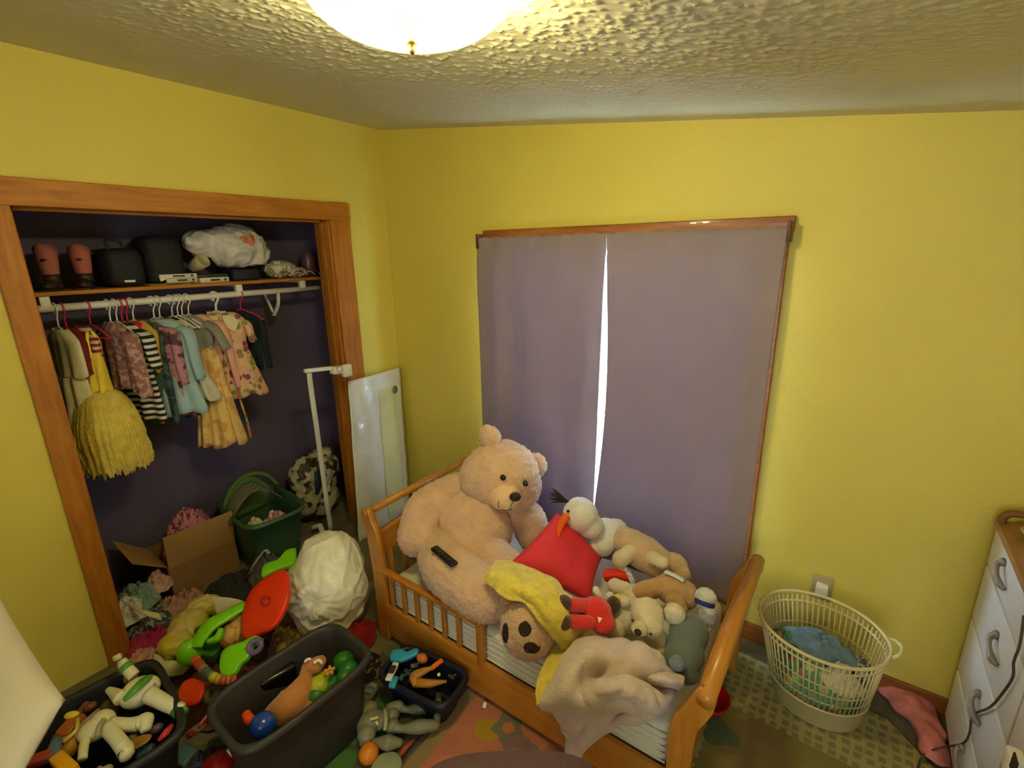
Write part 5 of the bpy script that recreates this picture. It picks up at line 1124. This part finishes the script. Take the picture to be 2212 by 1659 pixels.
obj('toy_gourd', B().lathe([(.001, 0), (.026, .004), (.036, .022), (.032, .042), (.016, .056), (.001, .058)], (-1.234, 0.775, 0.012), n=24, rot=(.3, .2, 0)), M('tangerine_plastic', (222, 132, 36), .4), label='round tangerine toy fruit on the play mat', cat='toy')
bit('toy_dinosaur', 'tiny white toy animal by the corner of the charcoal tote', 'toy', B().tube([(-1.349, 0.616, 0.060), (-1.347, 0.633, 0.060), (-1.333, 0.639, 0.060)], [.006, .010, .005], n=8).tube([(-1.345, 0.628, 0.060), (-1.345, 0.637, 0.070)], .004, n=6), WHITE)
bit('toy_plate', 'pale teal toy lid at the bottom edge of the play mat', 'toy', B().lathe([(.001, .008), (.05, .008), (.056, .004), (.05, 0), (.001, 0)], (-1.147, 0.779, 0.020), n=28), M('pale_teal_plastic', (150, 160, 130), .4))
# rugs
def flat(name, label, cat, polys, z=0.0, th=.008, group=None):
    """rug made of flat coloured pieces; first polygon is the rug body, later ones are its dyed pattern"""
    b = B(); mats = []
    for i, (pts, m) in enumerate(polys):
        if m not in mats: mats.append(m)
        h = th if i == 0 else .0008
        z0 = z if i == 0 else z+th+.0008*(i-1)*.3
        P = [V((p[0], p[1], z0)) for p in pts]
        b.mi = mats.index(m); b.prism(P, (0, 0, h))
    return obj(name, b, mats, label=label, cat=cat, group=group)
def ring_(c, r, n=20, wob=0, k=5): return [(c[0]+cos(2*pi*i/n)*r*(1+wob*cos(k*2*pi*i/n)), c[1]+sin(2*pi*i/n)*r*(1+wob*cos(k*2*pi*i/n))) for i in range(n)]
def rugm(n, c, **k): return M(n, c, .95, bump=.8, bs=260, var=.10, vs=10, **k)
PKR = rugm('salmon_rug', (196, 122, 92)); BGR = rugm('beige_rug_edge', (158, 132, 86)); NVR = rugm('navy_rug_edge', (48, 50, 56)); YFR = rugm('mustard_rug', (182, 150, 44)); TFR = rugm('grey_teal_rug', (122, 118, 96))
flat('rug', 'salmon pink rug with yellow and grey flowers in front of the bed', 'rug',
     [([(-1.135, 1.30), (-.45, 1.30), (-.42, .45), (-1.09, .45)], BGR),
      ([(-1.085, 1.27), (-.50, 1.27), (-.47, .48), (-1.03, .48)], PKR),
      (ring_((-.95, 1.10), .048), YFR), (ring_((-.885, 1.155), .058, 40, .16), TFR), (ring_((-.885, 1.155), .024), PKR),
      (ring_((-.75, .98), .05), YFR), (ring_((-.64, 1.13), .055, 40, .16), TFR), (ring_((-.85, .80), .055, 40, .16), TFR), (ring_((-.62, .75), .045), YFR)])
MGR = rugm('moss_mat', (88, 86, 58)); GGR = rugm('green_mat', (76, 120, 52)); OGR = rugm('orange_mat', (206, 96, 40))
flat('play_mat', 'dark play mat with green patches and an orange stripe under the grey figure', 'mat',
     [([(-1.58, 1.12), (-1.145, 1.12), (-1.10, .45), (-1.58, .45)], MGR),
      (ring_((-1.36, .86), .11, 24, .12, 3), GGR), (ring_((-1.16, 1.02), .045, 24), GGR), (ring_((-1.30, .66), .085, 24, .15, 4), GGR),
      ([(-1.135, .98), (-1.115, .72), (-1.17, .56), (-1.30, .50), (-1.20, .72)], OGR),
      ([(-1.16, 1.12), (-1.145, 1.12), (-1.10, .45), (-1.115, .45)], NVR)])
LAT = rugm('cream_green_lattice_rug', (178, 164, 100), c2=(138, 132, 82), pat='grid', ps=26); TAN = rugm('tan_rug', (142, 118, 66)); OLR = rugm('olive_green_rug', (138, 128, 62)); DGR = rugm('dull_green_rug', (92, 106, 66))
flat('rug', 'olive rug with a cream lattice border under the laundry basket', 'rug',
     [([(-.30, 2.06), (.30, 2.03), (.44, 1.88), (.42, 1.05), (-.34, 1.05)], LAT),
      ([(-.24, 1.745), (.26, 1.735), (.25, 1.05), (-.28, 1.05)], OLR),
      (ring_((-.10, 1.60), .13, 28, .08, 4), TAN), (ring_((.06, 1.5), .09, 24, .1, 3), TAN), (ring_((-.215, 1.60), .06, 24, .2, 3), DGR)])
bit('toy_dish', 'red plastic toy dish on the floor behind the footboard', 'toy', B().lathe([(.001, .012), (.04, .012), (.045, .03), (.062, .045), (.066, .045), (.056, .02), (.045, 0), (.001, 0)], (-.27, 1.70, .01), n=32, sy=1.15), M('red_glossy_plastic', (176, 22, 16), .3, spec=.6))
bit('toy_scrap', 'small white scrap on the salmon rug at the bed rail', 'paper scrap', B().box((-1.015, 1.171, 0.020), (.016, .022, .012), rot=(.3, .2, .4), bev=.003), WHITE)
for p, c_, lb in (((-0.989, 1.238, 0.030), (96, 62, 34), 'brown toy scrap under the edge of the bed rail'), ((-0.828, 1.237, 0.030), (84, 80, 56), 'olive toy scrap in the shadow under the bed'), ((-1.065, 1.212, 0.030), (110, 92, 60), 'tan toy scrap under the near corner of the bed rail')):
    bit('toy_scrap', lb, 'toy', B().ell(p, (.03, .018, .018)).box(V(p)+V((.02, 0, 0)), (.03, .02, .02), bev=.004), M('scrapb_%d' % c_[0], c_, .6))
obj('cloth', foldify(crumple((-0.782, 1.106, 0.008), (.08, .05), .03, 81, fold=.15), .002, 12, 2), fab('mauve_taupe_cloth', (126, 98, 100)), label='mauve cloth on the salmon rug near the chair back', cat='cloth', solid=.004)

# ================= RIGHT SIDE =================
BSK = M('cream_basket_plastic', (206, 190, 132), .42, var=.03, spec=.45)
t = thing('laundry_basket', 'cream plastic laundry basket with looped handles under the wall outlet', 'laundry basket', (.055, 1.93, .009))
cb, rb = (.065, 1.955), (.150, .125); ct, rt = (.040, 1.895), (.205, .185); hb = .40
def bk(a, k, off=0, z0=.009):
    x = cb[0]+(ct[0]-cb[0])*k; y = cb[1]+(ct[1]-cb[1])*k; rx = rb[0]+(rt[0]-rb[0])*k+off; ry = rb[1]+(rt[1]-rb[1])*k+off
    return V((x+cos(a)*rx, y+sin(a)*ry, z0+hb*k))
b = B(); n = 72
rg = []
for k, off in ((0, -.11), (0, -.006), (.02, 0), (.29, .002), (.30, .006), (.315, .006), (.315, -.002), (.03, -.006), (.02, -.11)):
    rg.append([b.bm.verts.new(bk(2*pi*q/n, k, off)) for q in range(n)])
for i in range(len(rg)-1):
    for q in range(n): b.face([rg[i][q], rg[i][(q+1) % n], rg[i+1][(q+1) % n], rg[i+1][q]])
obj('base_band', b, BSK, t)
b = B()
for q in range(64): b.tube([bk(2*pi*q/64, .30, .001), bk(2*pi*q/64, .62, .001), bk(2*pi*q/64, .97, .0)], .0030, n=6, smooth=False, flat=1.0)
for k in (.42, .54, .66, .90):
    b.tube([bk(2*pi*q/72, k, .001) for q in range(73)], .0022 if k < .8 else .004, n=6, smooth=False, cap=False)
obj('lattice_side', b, BSK, t)
obj('rim', B().tube([bk(2*pi*q/72, 1, .004) for q in range(73)], .0062, n=10, smooth=False, cap=False), BSK, t)
for a0 in (0.10, pi-.05+.1):
    c = bk(a0, 1, 0); o_ = V((cos(a0), sin(a0), 0)); s_ = V((-sin(a0), cos(a0), 0))
    obj('handle', B().tube([c+s_*.05-V((0, 0, .004)), c+s_*.035+o_*.022+V((0, 0, .008)), c+o_*.034+V((0, 0, .012)), c-s_*.035+o_*.022+V((0, 0, .008)), c-s_*.05-V((0, 0, .004))], .0055, n=10), BSK, t)
MIN = fab('mint_floral', (112, 164, 118), c2=(196, 148, 120), pat='floral', ps=20); 
obj('cloth', foldify(crumple((.045, 1.925, .10), (.138, .118), .24, 91, fold=.25), .005, 12, 2), MIN, label='mint green floral cloth filling the laundry basket', cat='cloth', solid=.004)
obj('jeans', foldify(crumple((.055, 1.965, .25), (.125, .075), .10, 92, rz=-.15, fold=.2, fs=.7), .007, 15, 5), fab('faded_denim', (104, 126, 134)), label='faded blue folded jeans on top of the laundry', cat='jeans', solid=.005)
obj('cloth', foldify(crumple((.125, 1.87, .21), (.065, .065), .11, 93), .006, 14, 4), fab('cream_laundry', (206, 196, 160)), label='cream cloth at the right side of the laundry', cat='cloth', solid=.004)
obj('cloth', foldify(crumple((.185, 1.96, .18), (.04, .06), .13, 94), .010, 20, 4), fab('grey_print_cloth', (190, 186, 164), c2=(90, 92, 80), pat='blot', ps=36), label='grey and white printed cloth at the back right of the laundry', cat='cloth', solid=.004)
obj('cloth', foldify(crumple((-.08, 1.95, .22), (.05, .05), .08, 96), .008, 20, 4), fab('green_rose_cloth', (90, 142, 100), c2=(206, 110, 100), pat='dots', ps=30), label='green cloth with rosy dots at the left end of the laundry', cat='cloth', solid=.004)
obj('cloth', foldify(surf([[(0.263, 2.171, 0.030), (0.317, 2.197, 0.050), (0.385, 2.234, 0.050), (0.429, 2.229, 0.030)],
                           [(0.275, 2.143, 0.020), (0.331, 2.128, 0.060), (0.391, 2.121, 0.070), (0.448, 2.155, 0.030)],
                           [(0.312, 2.107, 0.020), (0.360, 2.039, 0.060), (0.412, 2.031, 0.070), (0.463, 2.073, 0.030)],
                           [(0.367, 2.045, 0.020), (0.397, 1.964, 0.060), (0.428, 1.954, 0.060), (0.472, 1.993, 0.030)],
                           [(0.395, 1.938, 0.020), (0.420, 1.887, 0.040), (0.451, 1.890, 0.040), (0.480, 1.924, 0.020)]], 7, 7), .010, 13, 3), fab('salmon_pink_cloth', (216, 126, 118)), label='salmon pink cloth dropped on the floor between basket and dresser', cat='cloth', solid=.006)
# dresser
DW = M('worn_white_paint', (200, 192, 186), .5, var=.05, vs=5, bump=.2, bs=30); DB = M('worn_brown_edge', (118, 76, 32), .6, var=.2, vs=30); PULL = M('pewter_pull', (132, 120, 106), .4, metal=.3)
t = thing('dresser', 'worn white dresser with brown edges and curled pulls, right edge', 'dresser', (.70, 1.55, 0))
x0, x1, y0, y1 = .482, .96, .95, 2.135
obj('carcass', B().box(((x0+x1)/2+.004, (y0+y1)/2, .44), (x1-x0, y1-y0, .85), bev=.004), DB, t)
obj('dresser_top', B().box(((x0+x1)/2-.004, (y0+y1)/2, .872), (x1-x0+.03, y1-y0+.02, .022), bev=.005), M('brown_worn_top', (150, 104, 60), .45, var=.15, vs=12), t)
obj('back_gallery', B().tube([(x0-.005, y1-.012, .875), (x0-.003, y1-.012, .905), (x0+.04, y1-.012, .925), (x0+.25, y1-.012, .93), (x1-.02, y1-.012, .93)], .012, n=10), DB, t)
for r_, (za, zb) in enumerate(((.722, .858), (.502, .712), (.275, .492), (.055, .265))):
    for (ya, yb) in ((1.556, y1-.008), (y0+.01, 1.544)):
        d = obj('drawer', B().box((x0-.004, (ya+yb)/2, (za+zb)/2), (.018, yb-ya, zb-za), bev=.004), DW, t)
        hs = (yb-(.21 if r_ == 0 else .33),) if ya > 1.5 else (ya+.3,)
        for yh in hs:
            zc = (za+zb)/2+.01
            b = B().tube([(x0-.016, yh+.035, zc+.028), (x0-.030, yh+.028, zc+.014), (x0-.032, yh, zc-.002), (x0-.028, yh-.030, zc-.018), (x0-.016, yh-.042, zc-.026)], [.009, .008, .006, .010, .007], n=10)
            b.ell((x0-.018, yh+.032, zc+.026), (.010, .014, .014)); obj('drawer_pull', b, PULL, d)
b = B().tube([(0.455, 1.641, 0.842), (0.455, 1.611, 0.773), (0.455, 1.614, 0.714), (0.460, 1.608, 0.673), (0.460, 1.641, 0.587), (0.460, 1.696, 0.487), (0.460, 1.803, 0.354), (0.462, 1.796, 0.288), (0.462, 1.826, 0.217), (0.455, 1.917, 0.104), (0.424, 1.915, 0.070), (0.397, 1.901, 0.035), (0.384, 1.866, 0.014), (0.378, 1.798, 0.012)], .0032, n=8)
obj('power_cord', b, M('dark_brown_cord', (70, 54, 44), .5), label='dark cord hanging down the dresser front and onto the floor', cat='cord')
t = thing('phone_charger', 'white charger block with a dark face clipped on the dresser front, bottom right', 'charger', (0.440, 1.390, 0.593))
obj('housing', B().box((0.452, 1.423, 0.565), (.03, .05, .06), bev=.006), WHITE, t); obj('dark_face', B().box((0.435, 1.368, 0.610), (.004, .034, .044), bev=.001), BLK, t)
t = thing('glass_dish', 'small shiny glass dish on the back corner of the dresser top', 'dish', (0.522, 2.128, 0.884))
obj('dish', B().lathe([(.001, .004), (.03, .004), (.045, .03), (.042, .032), (.028, .008), (.001, .008)], (.545, 2.03, .883), n=28), M('olive_glass', (150, 150, 96), .08, spec=.8), t)
# foreground things
CHM = M('mauve_chair_cloth', (88, 62, 62), .85, bump=.5, bs=200, var=.05)
t = thing('chair', 'mauve upholstered chair, only its rounded back top showing at the bottom edge', 'chair', (-.36, .40, 0), rz=0)
fwd = V((-.60, .80, 0)); sd_ = V((.80, .60, 0)); bc = V((-.408, .535, 0))
b = B(); pts = []
for k in range(15):
    a = pi*k/14; x = cos(a)*.20; z = .755+.14*sin(a)**.8
    pts.append(bc+sd_*math.copysign(abs(cos(a))**.7, cos(a))*.20+V((0, 0, z)))
pts += [bc-sd_*.19+V((0, 0, .50)), bc+sd_*.19+V((0, 0, .50))]
rings = []
c = bc+V((0, 0, .70))
b = B()
for s, h in ((0, .035), (.8, .035), (.95, .026), (1, 0), (.95, -.026), (.8, -.035), (0, -.035)):
    rings.append([b.bm.verts.new(c+(p-c)*s+fwd*h) for p in pts])
for i in range(len(rings)-1):
    for q in range(len(pts)): b.face([rings[i][q], rings[i][(q+1) % len(pts)], rings[i+1][(q+1) % len(pts)], rings[i+1][q]])
bmesh.ops.remove_doubles(b.bm, verts=b.bm.verts[:], dist=.0002)
obj('backrest', b, CHM, t, sub=1)
sc = bc-fwd*.24; an = math.atan2(sd_.y, sd_.x)
obj('seat', B().box(sc+V((0, 0, .44)), (.42, .42, .07), rot=(0, 0, an), bev=.03), CHM, t)
LG = M('dark_wood_leg', (60, 40, 26), .5)
for s in (1, -1):
    obj('back_leg', B().tube([bc+sd_*s*.17-fwd*.02, bc+sd_*s*.17-fwd*.03+V((0, 0, .55))], .018, n=8), LG, t)
    obj('leg', B().tube([sc+sd_*s*.18-fwd*.17, sc+sd_*s*.18-fwd*.17+V((0, 0, .42))], .018, n=8), LG, t)
# white cushion at the left edge
b = B()
CSH = M('white_cushion_cloth', (216, 206, 182), .75, bump=.15, bs=60, var=.02)
obj('cushion', pillow4((-1.999, 0.093, 0.800), (-1.567, 0.122, 0.660), (-1.443, -0.075, 0.500), (-2.045, -0.149, 0.620), .05, n=26, seed=9, wr=.003), CSH, label='white cushion corner jutting in at the left edge, above the black bin', cat='cushion')
t = thing('stool', 'round wooden stool carrying the white cushion, outside the left edge', 'stool', (-1.66, -.22, 0))
obj('stool_seat', B().lathe([(.001, .47), (.17, .47), (.18, .485), (.17, .50), (.001, .50)], (-1.66, -.24, 0), n=32), LG, t)
for k in range(4): obj('leg', B().tube([(-1.66+cos(k*1.57+.7)*.15, -.24+sin(k*1.57+.7)*.15, 0), (-1.66+cos(k*1.57+.7)*.11, -.24+sin(k*1.57+.7)*.11, .47)], .014, n=8), LG, t)
